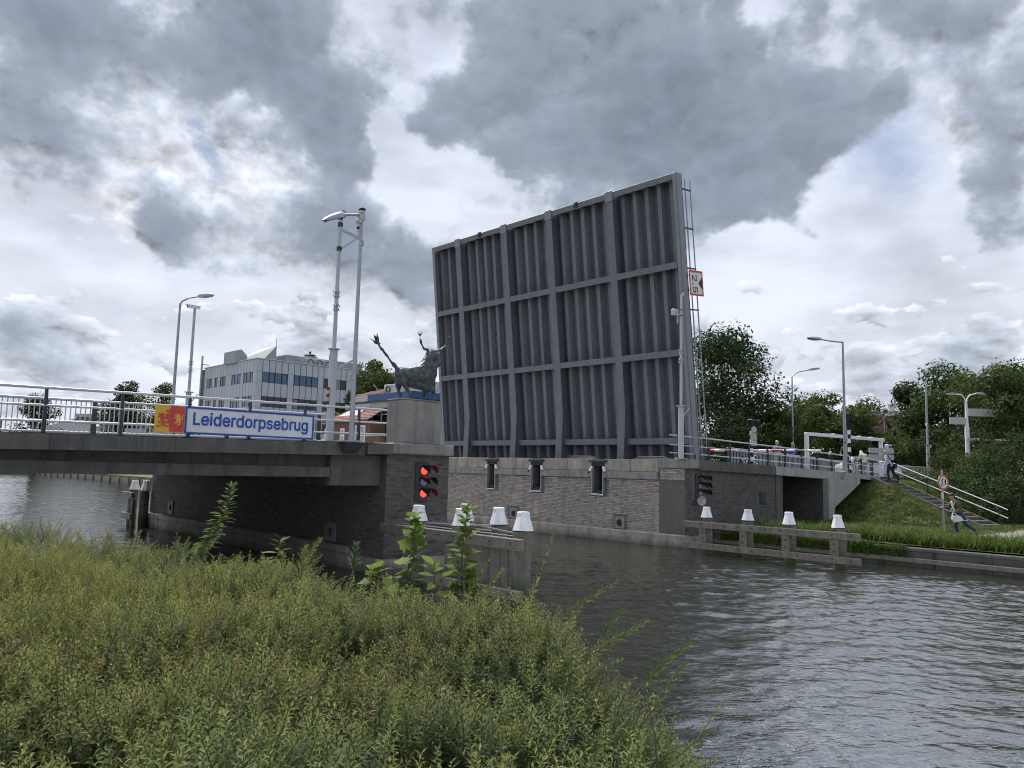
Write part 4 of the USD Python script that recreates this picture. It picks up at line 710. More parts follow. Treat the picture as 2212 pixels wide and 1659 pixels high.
# the running man
run=stand(hip=(.02,0,.91),chest=(.14,0,1.27),neck=(.22,0,1.44),head=(.28,0,1.58),lsh=(.17,.19,1.36),rsh=(.17,-.19,1.36),lel=(.14,.27,1.07),lwr=(.36,.22,.95),rel=(.30,-.26,1.13),rwr=(.54,-.18,1.15),lhp=(.02,.09,.87),rhp=(.02,-.09,.87),rkn=(.13,-.10,.48),ran=(.03,-.10,.085),rtoe=(.18,-.11,.045),lkn=(-.17,.10,.50),lan=(-.52,.11,.27),ltoe=(-.58,.12,.12),face=(1,0,-.05))
mz=rbank(np.array(35.9),np.array(10.75)); MAN=D2((35.9,10.75,float(mz)-.02))
person('man in olive jacket and jeans running along the path with a white bag',MAN,az(lf),run,OLIVE,JEANS,SHOEB,HAIRD,coat=.38,shirt=WSHIRT,scale=1.04)
def rot(v): a=math.radians(az(lf)); return MAN+np.array([[math.cos(a),-math.sin(a),0],[math.sin(a),math.cos(a),0],[0,0,1]])@(D2(v)*1.04)
b=thing('bag','white plastic bag swinging at the hip of the running man','bag'); q=[rot((x,.34+.03*s,z)) for s in(-1,1) for x,z in ((.50,.86),(.18,.84),(.05,.66),(.42,.58),(.52,.70))]; part('bag_body',hull(q),PAPER,b); part('handle',tube([rot((.48,.33,.86)),rot((.44,.28,.93)),rot((.36,.28,.93)),rot((.24,.33,.84))],.012,5),PAPER,b); part('edge',tube([rot((.06,.34,.66)),rot((-.12,.34,.68))],.015,5),PAPER,b)
b=thing('camera_bag','small black shoulder camera bag at the front of the running man','bag'); q=[rot((x,y,z)) for x in(.30,.52) for y in(.02,.2) for z in(.80,.98)]; part('bag_body',hull(q),BLKC,b); part('strap',tube([rot((.42,.1,.98)),rot((.36,.16,1.15)),rot((.24,.12,1.42)),rot((.1,-.05,1.4)),rot((.05,-.1,1.1)),rot((.32,.05,.97))],.014,5),SIGNG,b)
# stairs
ST0=D2((47.0,18.2,3.10)); ST1=D2((44.9,11.95,.80)); sd_=ST1-ST0; run_=np.linalg.norm(sd_[:2]); fd=np.append(sd_[:2]/run_,0); sidev=np.array([-fd[1],fd[0],0])  # left when going down, = +x side
STAIRM=pm('stair_stone',(.10,.092,.078),.9,var=.35,sc=3,bump=.4)
t=thing('staircase','worn stone staircase climbing the grass bank to the bridge','stairs'); ns=13
for k in range(ns):
    a=ST0+fd*(run_*k/ns)+D2((0,0,sd_[2]*(k+.5)/ns)); q=[a+fd*u+sidev*w+D2((0,0,z)) for u in(-.02,run_/ns+.015) for w in(-.62,.62) for z in(-.25,0)]; part('tread',hull([*q]),STAIRM,t); n0=a+fd*(run_/ns+.0); part('nosing',hull([n0+fd*u+sidev*w+D2((0,0,z)) for u in(-.035,.03) for w in(-.61,.61) for z in(-.035,.006)]),CONC,t)
for s in (-.70,.70): part('stringer',hull([ST0+sidev*(s+w)+D2((0,0,z)) for w in(-.06,.06) for z in(-.35,.06)]+[ST1+sidev*(s+w)+D2((0,0,z)) for w in(-.06,.06) for z in(-.35,.02)]),STAIRM,t)
t=thing('stair_handrail','white two-bar handrail on dark posts beside the stairs','railing'); o=sidev*.85
for k in (.03,.36,.68,.97): p_=ST0+sd_*k+o; part('post',beam(p_-D2((0,0,.3)),p_+D2((0,0,.93)),.06,.06,.01),POSTB,t)
for dz in (.95,.52): part('rail',tube(([ST0+o+fd*-.75+D2((0,0,dz+.03)),ST0+o+fd*-.35+D2((0,0,dz+.0))] if dz>.9 else [])+[ST0+o+D2((0,0,dz)),ST1+o+D2((0,0,dz)),ST1+o+fd*.25+sd_/run_*.0+D2((0,0,dz-.1))],.032,10),RAILW,t,smooth=50)
# the woman on the stairs
k_=.10; W0=ST0+sd_*k_+D2((0,0,.09)); 
climb=stand(hip=(.0,0,.90),chest=(.12,0,1.26),neck=(.19,0,1.43),head=(.24,0,1.56),lsh=(.13,.19,1.35),rsh=(.13,-.19,1.35),lel=(.10,.25,1.06),lwr=(.22,.22,.84),rel=(.2,-.25,1.08),rwr=(.4,-.2,.92),lkn=(.10,.10,.47),lan=(.03,.10,.085),ltoe=(.18,.11,.045),rkn=(-.12,-.10,.46),ran=(-.42,-.10,.12),rtoe=(-.30,-.1,-.05),face=(1,0.1,-.25))
wy=az(-fd)+18
person('blonde woman in lilac jacket and black trousers climbing the stairs with her phone lit',W0,wy,climb,LILAC,BLKC,BLKC,HAIRB,hair_long=.10,coat=.06,scale=1.03)
def rotw(v): a=math.radians(wy); return W0+np.array([[math.cos(a),-math.sin(a),0],[math.sin(a),math.cos(a),0],[0,0,1]])@(D2(v)*1.03)
b=thing('phone','phone glowing blue in the hand of the woman on the stairs','phone'); part('case',hull([rotw((.28+u*.05,.20+w*.012,.76+z*.05)) for u in(-1,1) for w in(-1,1) for z in(-1,1)]),BLACK,b); part('screen',hull([rotw((.285+u*.045,.222+w*.004,.76+z*.042)) for u in(-1,1) for w in(-1,1) for z in(-1,1)]),PHONE,b)
b=thing('shoulder_bag','black bag strap and bag slung behind the woman on the stairs','bag'); part('strap',tube([rotw((.16,.15,1.44)),rotw((.02,.16,1.42)),rotw((-.06,.1,1.2)),rotw((-.16,-.02,.95)),rotw((-.26,-.06,.80))],.028,6),BLKC,b); part('bag_body',hull([rotw((-.22+u*.06,-.12+w*.14,.82+z*.13)) for u in(-1,1) for w in(-1,1) for z in(-1,1)]),BLKC,b)
# people waiting on the footway
zz=lambda x:float(zdeck(x))
person('old man with thin white hair and denim shirt walking a bicycle behind the barrier',(43.35,22.75,zz(43.4)),178,stand(lel=(.1,.27,1.15),lwr=(.38,.22,1.02),rel=(.1,-.27,1.15),rwr=(.38,-.22,1.02)),DENIM,KHAKI,SHOEB,HAIRW,scale=1.03)
person('woman with red-blond hair and royal blue jacket standing with a bicycle',(44.15,22.15,zz(44.2)),160,stand(lel=(.1,.26,1.15),lwr=(.36,.22,1.0),rel=(.1,-.26,1.15),rwr=(.36,-.22,1.0)),ROYAL,BLKC,BLKC,HAIRB,coat=.12,hair_long=.03,scale=.98)
person('grey haired man in dark coat half hidden behind the street lamp',(45.05,19.35,zz(45.1)),183,stand(lel=(.06,.26,1.14),lwr=(.3,.2,1.05),rel=(.06,-.26,1.14),rwr=(.3,-.2,1.05)),GREYC,JEANS,BLKC,HAIRG,coat=.15,scale=1.06)
person('white haired woman in cream jacket bending over a bicycle by the railing end',(48.6,19.75,zz(48.6)),az(LY)-35,stand(hip=(-.05,0,.88),chest=(.10,0,1.22),neck=(.22,0,1.34),head=(.33,0,1.42),lsh=(.13,.19,1.29),rsh=(.13,-.19,1.29),lel=(.22,.25,1.03),lwr=(.46,.2,.95),rel=(.22,-.25,1.03),rwr=(.46,-.2,.95),face=(1,0,-.5)),CREAM,KHAKI,BLKC,HAIRW,hair_long=.02,coat=.05)
def bicycle(label,loc,rz):
    t=thing('bicycle',label,'bicycle',loc,rz); r=.34
    for x in (-.54,.54):
        w=part('wheel',tube([(x+r*math.cos(a),0,r+r*math.sin(a)) for a in np.linspace(0,6.2832,25)],.018,6,False),RUBB,t); part('rim',tube([(x+(r-.03)*math.cos(a),0,r+(r-.03)*math.sin(a)) for a in np.linspace(0,6.2832,25)],.010,5,False),GALV,w)
        part('spokes',cat(*[tube([(x,0,r),(x+(r-.03)*math.cos(a),0,r+(r-.03)*math.sin(a))],.003,3) for a in np.arange(0,6.28,.4)]),GALV,w,kind='stuff')
    part('frame',cat(tube([(-.10,0,.30),(-.24,0,.86)],.018,6),tube([(-.10,0,.30),(.36,0,.80)],.020,6),tube([(-.22,0,.74),(.36,0,.84)],.018,6),tube([(-.54,0,.34),(-.10,0,.30)],.014,6),tube([(-.54,0,.34),(-.22,0,.74)],.012,6),tube([(.34,0,.92),(.54,0,.34)],.016,6)),BLACK,t)
    part('saddle',hull([(-.36,-.09,.88),(-.36,.09,.88),(-.34,-.07,.93),(-.34,.07,.93),(-.10,-.02,.90),(-.10,.02,.90),(-.1,0,.93)]),BLACK,t); part('handlebar',tube([(.14,-.28,1.02),(.26,-.22,1.05),(.33,0,1.02),(.26,.22,1.05),(.14,.28,1.02)],.013,6),GALV,t); part('mudguard',cat(*[tube([(x+.37*math.cos(a),0,r+.37*math.sin(a)) for a in np.linspace(.3,2.9,10)],.02,5) for x in(-.54,.54)]),DARKM,t); part('carrier',cat(rbox((-.85,-.07,.71),(-.42,.07,.73),.005),beam((-.8,.05,.71),(-.54,.05,.34),.012,.012),beam((-.8,-.05,.71),(-.54,-.05,.34),.012,.012)),DARKM,t); return t
bicycle('black bicycle held by the old man in the denim shirt',(43.05,22.95,zz(43)),178); bicycle('black bicycle held by the woman in the royal blue jacket',(44.55,22.55,zz(44.5)),165); bicycle('dark bicycle the cream-jacketed woman bends over',(48.35,20.1,zz(48.4)),az(LY)-40)
b=thing('crate_bag','green bicycle bag beside the man in the dark coat','bag',(44.75,19.1,zz(44.7)+.35)); part('bag_body',rbox((-.17,-.1,0),(.17,.1,.5),.04),cloth('green_cloth',(.02,.19,.11)),b); part('flap',rbox((-.18,-.11,.42),(.18,.11,.53),.03),cloth('green_flap',(.02,.15,.09)),b)
# parked car behind the stairs
t=thing('parked_car','white hatchback mostly hidden behind the baluster railing beyond the stairs','car',(57.6,23.2,zz(57.6)),az(RT))
prof=[(-2.0,.30),(-2.05,.62),(-1.98,.88),(-1.75,.95),(-1.35,1.40),(-1.0,1.47),(.15,1.46),(.85,.98),(1.75,.86),(2.0,.66),(2.05,.32)]
pts=lambda s,k:[(x,s*(.84 if z<1 else .62+.0*k),z) for x,z in prof]
part('body',cat(prism([(x,min(z,.98)) for x,z in prof if z<1.0],(0,.85,0),(1,0,0),(0,0,1),(0,-1,0),1.7)),WHITE,t); part('roof',hull([(x,s*w,z) for s in(-1,1) for x,z,w in ((-1.72,.95,.78),(-1.33,1.40,.60),(-1.0,1.47,.58),(.15,1.46,.58),(.82,.97,.78))]),WHITE,t)
part('windscreen',hull([(x,s*w,z) for s in(-1,1) for x,z,w in ((.24,1.415,.54),(.80,1.0,.70),(.26,1.43,.54),(.83,1.01,.70))]),GLASSD,t)
for s in (-1,1): part('side_window',hull([(x,s*w,z) for x,z,w in ((-1.45,1.0,.768),(-1.2,1.36,.625),(.1,1.38,.618),(.62,1.0,.768),(-1.45,1.0,.79),(-1.2,1.36,.64),(.1,1.38,.635),(.62,1.0,.79))]),GLASSD,t)
for x in (-1.3,1.28):
    for s in (-1,1): w=part('wheel',lathe([(.30,-.1),(.32,-.08),(.32,.08),(.30,.1)],(x,s*.76,.31),20,(0,1,0)),RUBB,t); part('rim',lathe([(.19,0),(.18,.015),(.03,.02)],(x,s*.86,.31),14,(0,s,0)),GALV,w)
for s in (-1,1): part('headlight',rbox((1.90,s*.62-.16,.66),(2.03,s*.62+.16,.78),.03),LENS,t)
# round prohibition sign
sg=D2((36.6,11.6,float(rbank(np.array(36.6),np.array(11.6)))))
t=thing('traffic_sign','round red-rimmed traffic sign on a grey pole in front of the stairs','sign',sg,0)
nn=D2((-.35,-.94,0)); nn/=np.linalg.norm(nn); ex=np.cross([0,0,1.],nn)
part('pole',lathe([(.042,0),(.04,2.75)],n=12),GALV,t); c_=D2((0,0,2.20)); part('plate',disc(c_+nn*.045,nn,.33,.012,32),SIGNG,t); part('red_rim',cat(prism(shapely.Point(0,0).buffer(.33,16)-shapely.Point(0,0).buffer(.255,16),c_+nn*.058,ex,(0,0,1),nn,.004)),SIGNR,t); part('white_face',disc(c_+nn*.058,nn,.253,.003,32),SIGNW,t)
carp=shapely.unary_union([shapely.box(-.02,-.07,.06,.07),shapely.Point(.02,.09).buffer(.035),shapely.Point(.02,-.09).buffer(.035)])
part('symbol',prism(shapely.affinity.translate(carp,.10,.02),c_+nn*.063,ex,(0,0,1),nn,.003),BLACK,t); part('symbol',prism(shapely.unary_union([shapely.LineString([(-.12,-.13),(-.06,-.02),(-.11,.08)]).buffer(.022),shapely.Point(-.12,-.14).buffer(.035),shapely.Point(-.06,.13).buffer(.035)]),c_+nn*.063,ex,(0,0,1),nn,.003),BLACK,t); part('clamp',cat(*[rbox((-.06,-.06,z),(.06,.06,z+.04),.005) for z in(2.05,2.33)]),GALV,t); part('sticker',cat(lathe([(.044,1.5),(.044,1.75)],n=12)),SIGNW,t)
# ---------- office building ----------
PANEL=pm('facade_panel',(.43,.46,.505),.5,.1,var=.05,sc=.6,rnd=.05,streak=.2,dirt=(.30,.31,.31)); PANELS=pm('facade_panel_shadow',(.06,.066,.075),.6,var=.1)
ROOFM=pm('roof_plant',(.30,.315,.325),.6,var=.1,sc=1.); TILE=pm('roof_tile_red',(.20,.066,.040),.8,var=.25,sc=4,rnd=.2); TILEB=pm('roof_tile_brown',(.055,.036,.03),.85,var=.25,sc=3,bump=.5,bs=12); TILEG=pm('roof_tile_grey',(.13,.12,.125),.85,var=.2,sc=3,bump=.5,bs=10)
FASC=pm('fascia_blue',(.022,.075,.20),.5,var=.08); BRICKW=pm('house_brick',(.16,.085,.06),.85,var=.25,sc=6,bump=.4); STUC=pm('stucco',(.42,.41,.39),.8,var=.1,sc=1.)
X0,Y0_=47.12,102.6; BLIND=pm('window_blind',(.20,.21,.22),.6,var=.1)
t=thing('office_building','grey panelled office block with rows of blue windows and letters on its roof','building')
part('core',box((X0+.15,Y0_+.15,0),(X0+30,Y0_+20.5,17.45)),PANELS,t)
ZW=[(14.33,15.82),(10.9,12.38),(7.5,8.95),(4.1,5.5)]
cols=[]; x=X0+.05
while x<X0+29.8:
    cols.append((x,x+1.06));x+=.95
    if (len(cols)%5)==0: x+=.05
bayR=lambda k:(k%5)!=0      # every fifth panel is closed
for k in range(31):
    a=X0+.02+k*.965; b=a+.875; zs=[0.]
    for z0,z1 in ZW[::-1]: zs+=[z0,z1]
    zs+= [17.6]
    for j in range(0,len(zs),2): part('panel',rbox((a,Y0_,zs[j]+.01),(b,Y0_+.12,zs[j+1]-.01),.015),PANEL,t)
    for j,(z0,z1) in enumerate(ZW):
        if not bayR(k): part('panel',rbox((a,Y0_,z0),(b,Y0_+.12,z1),.015),PANEL,t); continue
        m=GLASSB if (j==0 and k<11) else (BLIND if rng.random()<.12 else GLASSD)
        w=part('window',cat(box((a,Y0_+.07,z0),(b,Y0_+.09,z1))),m,t)
        if k%2==0: part('frame',cat(box((a+.02,Y0_+.03,z0+.03),(a+.09,Y0_+.075,z1-.03)),box((b-.09,Y0_+.03,z0+.03),(b-.02,Y0_+.075,z1-.03)),box((a+.09,Y0_+.03,z0+.03),(b-.09,Y0_+.075,z0+.1)),box((a+.09,Y0_+.03,z1-.1),(b-.09,Y0_+.075,z1-.03))),DARKM,w)
for k in range(18):
    a=Y0_+.12+.02+k*1.02; b=a+.92; zs=[0.]
    for z0,z1 in ZW[::-1]: zs+=[z0,z1]
    zs+=[17.6]
    for j in range(0,len(zs),2): part('panel',rbox((X0-.0,a,zs[j]+.01),(X0+.12,b,zs[j+1]-.01),.015),PANEL,t)
    for j,(z0,z1) in enumerate(ZW):
        if k in (0,4,8,9,12,14,17): part('panel',rbox((X0,a,z0),(X0+.12,b,z1),.015),PANEL,t); continue
        w=part('window',box((X0+.07,a,z0),(X0+.09,b,z1)),GLASSB if k<9 else GLASSD,t)
        if k%2==1: part('frame',cat(box((X0+.03,a+.02,z0+.03),(X0+.075,a+.09,z1-.03)),box((X0+.03,b-.09,z0+.03),(X0+.075,b-.02,z1-.03)),box((X0+.03,a+.09,z1-.1),(X0+.075,b-.09,z1-.03))),DARKM,w)
part('parapet_cap',cat(rbox((X0-.12,Y0_-.12,17.6),(X0+30,Y0_+.25,17.72),.02),rbox((X0-.12,Y0_+.255,17.6),(X0+.25,Y0_+18.6,17.72),.02)),PANEL,t)
part('roof_wedge',hull([(49.2,106.,17.5),(51.6,106.,17.5),(51.6,106.,20.35),(47.4,113.,17.6),(51.6,111.5,17.6),(51.6,111.5,20.3),(49.6,112.,18.7)]),ROOFM,t); part('roof_hatch',hull([(46.4+x,109+y,17.5+z) for x,y,z in ((.3,0,0),(2.1,0,0),(.3,4,0),(2.1,4,0),(.3,0,1.8),(1.2,0,2.05),(.3,4,1.8),(1.2,4,2.0),(2.1,0,1.2),(2.1,4,1.2))]),ROOFM,t)
part('plant_room',cat(rbox((53.6,107.,17.4),(67.,113,19.35),.05),rbox((58.2,109,19.35),(60,112,19.95),.05)),ROOFM,t)
part('roof_vent',cat(lathe([(.5,19.95),(1.0,20.1),(.2,20.35),(.15,20.6),(.3,20.65),(.1,20.75)],(58.9,109.5,0),12),tube([(51.6,106.2,20.3),(51.6,106.2,21.4)],.04,5),tube([(61.8,108.5,19.3),(61.8,108.5,20.5)],.05,5),lathe([(.25,20.0),(.1,20.1)],(61.8,108.5,0),8)),DARKM,t)
for x in (56.9,58.4,59.9): u=part('cooling_unit',rbox((x-.6,105.4,17.6),(x+.6,106.3,19.0),.04),STUC,t); part('fan',cat(tube([(x+.42*math.cos(a),105.36,18.4+.42*math.sin(a)) for a in np.linspace(0,6.283,17)],.06,6,False)),DARKM,u)
part('roof_letters',cat(letters('DE',(64.1,103.5,18.45),(1,0,0),(0,0,1),.66,.06,width=.95)),DARKM,t); part('roof_letters',letters('CLERCQ'[:4],(65.25,103.5,18.42),(1,0,0),(0,0,1),.66,.06,True,width=1.75),BLACK,t); part('letter_rail',cat(beam((63.6,103.55,18.36),(67.4,103.55,18.36),.06,.06),*[beam((x,103.55,17.6),(x,103.55,18.36),.05,.05) for x in(63.8,65,66.2,67.3)]),DARKM,t)
part('corner_mast',cat(tube([(X0-.35,Y0_+18.9,0),(X0-.35,Y0_+18.9,19.6)],.16,8),beam((X0-.35,Y0_+18.9,18.3),(X0+.7,Y0_+18.7,18.2),.12,.12)),GALV,t)
# ---------- house with the blue fascia ----------
def tiled(parent,A,B,C_,D_,rows,m,name='roof'):
    """Roof plane A-B (eaves), D-C (ridge) laid in courses of overlapping tiles."""
    A,B,C_,D_=map(D2,(A,B,C_,D_)); n=np.cross(B-A,D_-A); n/=np.linalg.norm(n); n=n if n[2]>0 else -n
    for k in range(rows):
        f0,f1=k/rows,(k+1.25)/rows; f1=min(f1,1); p0,p1,p2,p3=A+(D_-A)*f0,B+(C_-B)*f0,B+(C_-B)*f1,A+(D_-A)*f1; part('tile_course',hull([p0+n*.10,p1+n*.10,p0+n*.04,p1+n*.04,p2,p3,p2+n*.05,p3+n*.05]),m,parent)
t=thing('house','low brick house with red tiled roof, blue fascia band and white window frames','house')

part('wall',box((37.6,52.4,.8),(46,60.6,8.62)),STUC,t); part('wing_wall',box((36.05,55.85,.8),(37.59,63.4,6.9)),BRICKW,t)
part('soffit',cat(box((37.4,52.2,8.63),(46,61.4,8.745))),DARKM,t); part('blue_fascia',rbox((37.42,52.02,8.75),(37.55,58.62,9.36),.015),FASC,t); part('blue_fascia',rbox((37.56,52.03,8.75),(46,52.15,9.36),.015),FASC,t); part('flat_roof',box((37.56,52.16,9.2),(46,58.6,9.34)),ROOFM,t)
part('zinc_end',hull([(37.42,58.64,8.75),(37.42,58.64,9.36),(37.42,60.4,9.34),(37.42,61.6,8.9),(37.42,61.6,8.75),(40,58.64,8.75),(40,58.64,9.36),(40,60.4,9.34),(40,61.5,8.8)]),STUC,t,label='grey zinc-clad sloping end of the eaves')
for k in range(4): part('tile_course',hull([(37.7+k*.42+u*.5,y,9.36+k*.15+z+u*.12) for u in(0,1) for y in(56.9+k*.1,61.3-k*.5) for z in(0,.10)]),TILE,t)
for k in range(7):
    f0,f1=k/7,(k+1.2)/7; part('tile_course',hull([(35.72+1.8*f,y,6.93+1.12*f+z) for f,z in((f0,.02),(f0,.10),(min(f1,1),-.02),(min(f1,1),.04)) for y in(55.7,63.6-2.9*f)]),TILE,t)
part('gutter',tube([(35.70,55.7,6.9),(35.70,63.6,6.9)],.07,6),DARKM,t); part('hip_ridge',tube([(35.72,63.6,7.0),(37.5,60.7,8.1)],.09,6),TILE,t); part('zinc_dormer',hull([(36.4,58.6,7.45),(36.4,61.8,7.45),(37.5,58.6,7.5),(37.5,61.5,7.5),(37.1,58.6,7.98),(37.1,61.0,7.98),(37.58,58.6,8.0),(37.58,61,8.0)]),STUC,t); part('flashing',beam((35.95,56.75,7.16),(36.7,55.95,7.6),.08,.06),SIGNW,t)
for k in range(5): w=part('window',rbox((37.53,58.35+k*.62-.75*(k>4),8.05),(37.595,58.88+k*.62,8.55),.008),WHITE,t); part('pane',box((37.515,58.42+k*.62,8.12),(37.528,58.81+k*.62,8.48)),LENS,w)
for y0,y1 in ((56.5,57.85),(55.2,56.38),(53.9,55.1),(52.6,53.8)): w=part('window',box((37.54,y0,3.5),(37.58,y1,8.0)),GLASSD,t); part('frame',cat(box((37.46,y1,3.5),(37.56,y1+.13,8.05)),box((37.47,y0,7.45),(37.535,y1,7.55))),WHITE,w)
for y0,y1,z1 in ((62.65,63.3,6.32),(56.55,58.15,6.5),(59.9,60.6,6.3)): w=part('window',cat(box((35.98,y0,3.2),(36.04,y0+.12,z1)),box((35.98,y1-.12,3.2),(36.04,y1,z1)),box((35.98,y0+.12,z1-.13),(36.04,y1-.12,z1)),box((35.98,y0+.12,5.6),(36.04,y1-.12,5.7))),WHITE,t); part('pane',box((36.0,y0+.12,3.2),(36.02,y1-.12,z1-.13)),LENS,w)
u=part('cooling_unit',rbox((38.4,55.7,9.35),(39.2,57.2,10.25),.04),STUC,t); part('fan',tube([(38.36,56.85+.30*math.cos(a),9.8+.30*math.sin(a)) for a in np.linspace(0,6.283,17)],.06,6,False),DARKM,u); part('roof_housing',rbox((40,53.5,9.35),(43,60,10.55),.04),STUC,t); part('flue',lathe([(.09,10.5),(.09,10.95)],(40.4,58.3,0),8),WHITE,t); part('flue',lathe([(.09,10.5),(.09,10.95)],(40.4,57.7,0),8),WHITE,t)
part('garden_wall',box((35.6,53.5,.8),(36.0,55.8,5.5)),BRICKW,t); part('wall_coping',rbox((35.5,53.4,5.5),(36.1,55.8,5.62),.02),STUC,t)
# ---------- pavilion at far left ----------
t=thing('pavilion','low hipped-roof building with a pale roof band behind the left railing','building')
o=at(188,896,150); ax=D2((.73,-.68,0)); ay=D2((.68,.73,0))
def pv(a,b,z): return o*np.array([1,1,0])+ax*a+ay*b+D2((0,0,z))
part('wall',hull([pv(a,b,z) for a in(-11,10) for b in(1,10) for z in(.8,7.4)]),STUC,t); part('roof',hull([pv(a,b,7.4) for a in(-13.,12) for b in(0,12)]+[pv(a,b,11.2) for a in(-4.2,7.2) for b in(4.5,8)]),TILEG,t); part('roof_band',hull([pv(a,b,z) for a in(-4.8,7.8) for b in(4.2,8.4) for z in(11.2,11.9)]),STUC,t)
for a in (.2,): part('roof_window',hull([pv(a+u,2.2+v*.9,9.25+v*.8+w) for u in(0,1.3) for v in(0,1) for w in(-.05,.12)]),SIGNW,t)
part('gutter',hull([pv(a,b,z) for a in(-13.1,12.1) for b in(-.15,.05) for z in(7.2,7.45)]),SIGNG,t); part('annex',hull([pv(a,b,z) for a in(12.5,20) for b in(-1,8) for z in(.8,8.4)]),SIGNG,t)
for k in range(8): part('window',hull([pv(-10+k*2.5+u,.93+w,5.0+z) for u in(0,1.6) for w in(0,.05) for z in(0,1.6)]),GLASSD,t)
# ---------- brown gabled house and flats at right ----------
t=thing('house','brown gabled house with steep roof between the trees at right','house')
def hv(x,y,z): return at(x,y,95)
g0=at(1910,905,95); g1=at(1982,1010,95); g2=at(1868,1010,95); bk=D2((.62,.60,0))*9
g1=at(2000,1002,95)
part('gable_wall',hull([g0,g1-D2((0,0,5)),at(1850,990,95)-D2((0,0,5)),at(1850,990,95),g0+bk,g1+bk-D2((0,0,5))]),BRICKW,t)
r_=part('roof',hull([g0+D2((0,0,.3)),g1+D2((0,0,.1)),g0+bk+D2((0,0,.3)),g1+bk,g0-D2((0,0,.1)),g1-D2((0,0,.3))]),TILEB,t)
part('roof_left',hull([g0+D2((0,0,.3)),at(1848,985,95),g0+bk+D2((0,0,.3)),at(1848,985,95)+bk,g0-D2((0,0,.2))]),TILEB,t); part('chimney',rbox(at(1897,902,96)-D2((.4,.4,1.5)),at(1897,902,96)+D2((.4,.4,.3)),.04),BRICKW,t)
t=thing('flats','flat-roofed pale upper storey with two chimneys behind the gabled house','building')
c0=at(1912,902,118); q=lambda a,b,z:c0+D2(RT)*np.array([1,1,0])*a+D2(FW)*np.array([1,1,0])*b+D2((0,0,z))
part('wall',hull([q(a,b,z) for a in(-4.6,4.6) for b in(0,9) for z in(-9,.2)]),pm('flats_brick',(.20,.17,.14),.85,var=.15,sc=4),t); part('roof_slab',hull([q(a,b,z) for a in(-5,6) for b in(-.7,9.5) for z in(.2,.95)]),STUC,t)
for a in (-2.9,2.0): part('chimney',cat(lathe([(.45,.95),(.45,2.0),(.6,2.0),(.6,2.3),(.4,2.4)],q(a,2,0),10)),SIGNG,t)
w=part('balcony',cat(hull([q(a,b,z) for a in(3.2,6.5) for b in(-1.2,0) for z in(-3.4,-3.2)]),hull([q(a,-1.2+b,z) for a in(3.2,6.5) for b in(0,.06) for z in(-3.2,-2.2)])),SIGNW,t); part('window',hull([q(a,-.05+b,z) for a in(2.6,4.4) for b in(0,.06) for z in(-3.,-.6)]),GLASSD,t)
# ---------- vegetation ----------
LT=[]
def leafquads(P,N,size,r,aspect=.55,bend=.18):
    """A folded four-corner leaf blade (two triangles) at each point, facing about N."""
    n=len(P); N=N/np.linalg.norm(N,axis=1,keepdims=True); A=np.cross(N,r.normal(size=(n,3))); A/=np.linalg.norm(A,axis=1,keepdims=True); B=np.cross(N,A); s=(size*(.7+.6*r.random(n)))[:,None]
    v=np.stack([P-A*s*.5,P+B*s*aspect*.5+N*s*bend*.3,P+A*s*.5-N*s*bend,P-B*s*aspect*.5+N*s*bend*.3],1).reshape(-1,3)
    k=np.arange(n)[:,None]*4; LT.append(np.repeat(r.random(n),4)); return v,np.vstack([k+[0,1,2],k+[0,2,3]])
TREE1=leafm('leaf_deep',(.026,.050,.015),(.070,.105,.030),.25,.35); TREE2=leafm('leaf_mid',(.042,.068,.017),(.10,.135,.036),.3,.35); TREE3=leafm('leaf_olive',(.040,.060,.016),(.10,.118,.032),.3,.3); TREE4=leafm('leaf_dark',(.020,.038,.014),(.055,.080,.028),.2,.4); HEDGE=leafm('leaf_hedge',(.045,.055,.018),(.10,.10,.034),.25,.8)
def crown_mesh(seed,rx,ry,rz,nlobe,nleaf,leaf,gap=.0,base=.25):
    r=np.random.default_rng(seed); P=[];N=[]
    for k in range(nlobe):
        th=r.random()*6.283; u=r.random()**.6; zc=-rz*(1-base*2)+(2*rz*(1-base))*r.random()
        prof=math.sqrt(max(.06,1-(zc/rz)**2)); c=np.array([rx*prof*u*math.cos(th),ry*prof*u*math.sin(th),zc]); R=(.25+.20*r.random())*(rx+rz)*.5
        m=int(nleaf/nlobe*(.7+.6*r.random())); d=r.normal(size=(m,3)); d/=np.linalg.norm(d,axis=1,keepdims=True); rad=R*(.55+.5*r.random(m)**.5)*(.8+.45*(meshkit.noise(d*2.3+k*7,seed)-.3)); 
        p=c+d*rad[:,None]*np.array([1.05,1.05,.8]); P.append(p); nn=d+np.array([0,0,.55])+r.normal(size=(m,3))*.55; N.append(nn)
    P=np.vstack(P);N=np.vstack(N); return leafquads(P,N,leaf,r)
def trunk_mesh(seed,h,r0,spread,hc):
    r=np.random.default_rng(seed); ms=[tube([(0,0,0),(r.normal()*.1,r.normal()*.1,h*.35),(r.normal()*.2,r.normal()*.2,h*.7)],[r0*1.25,r0,r0*.6],8)]
    for k in range(7):
        a=k*.9+r.random(); z0=h*(.3+.35*r.random()); L=spread*(.5+.4*r.random()); ms.append(tube([(0,0,z0),(L*.4*math.cos(a),L*.4*math.sin(a),z0+L*.35),(L*math.cos(a),L*math.sin(a),z0+L*.75)],[r0*.45,r0*.28,r0*.1],5))
    return cat(*ms)
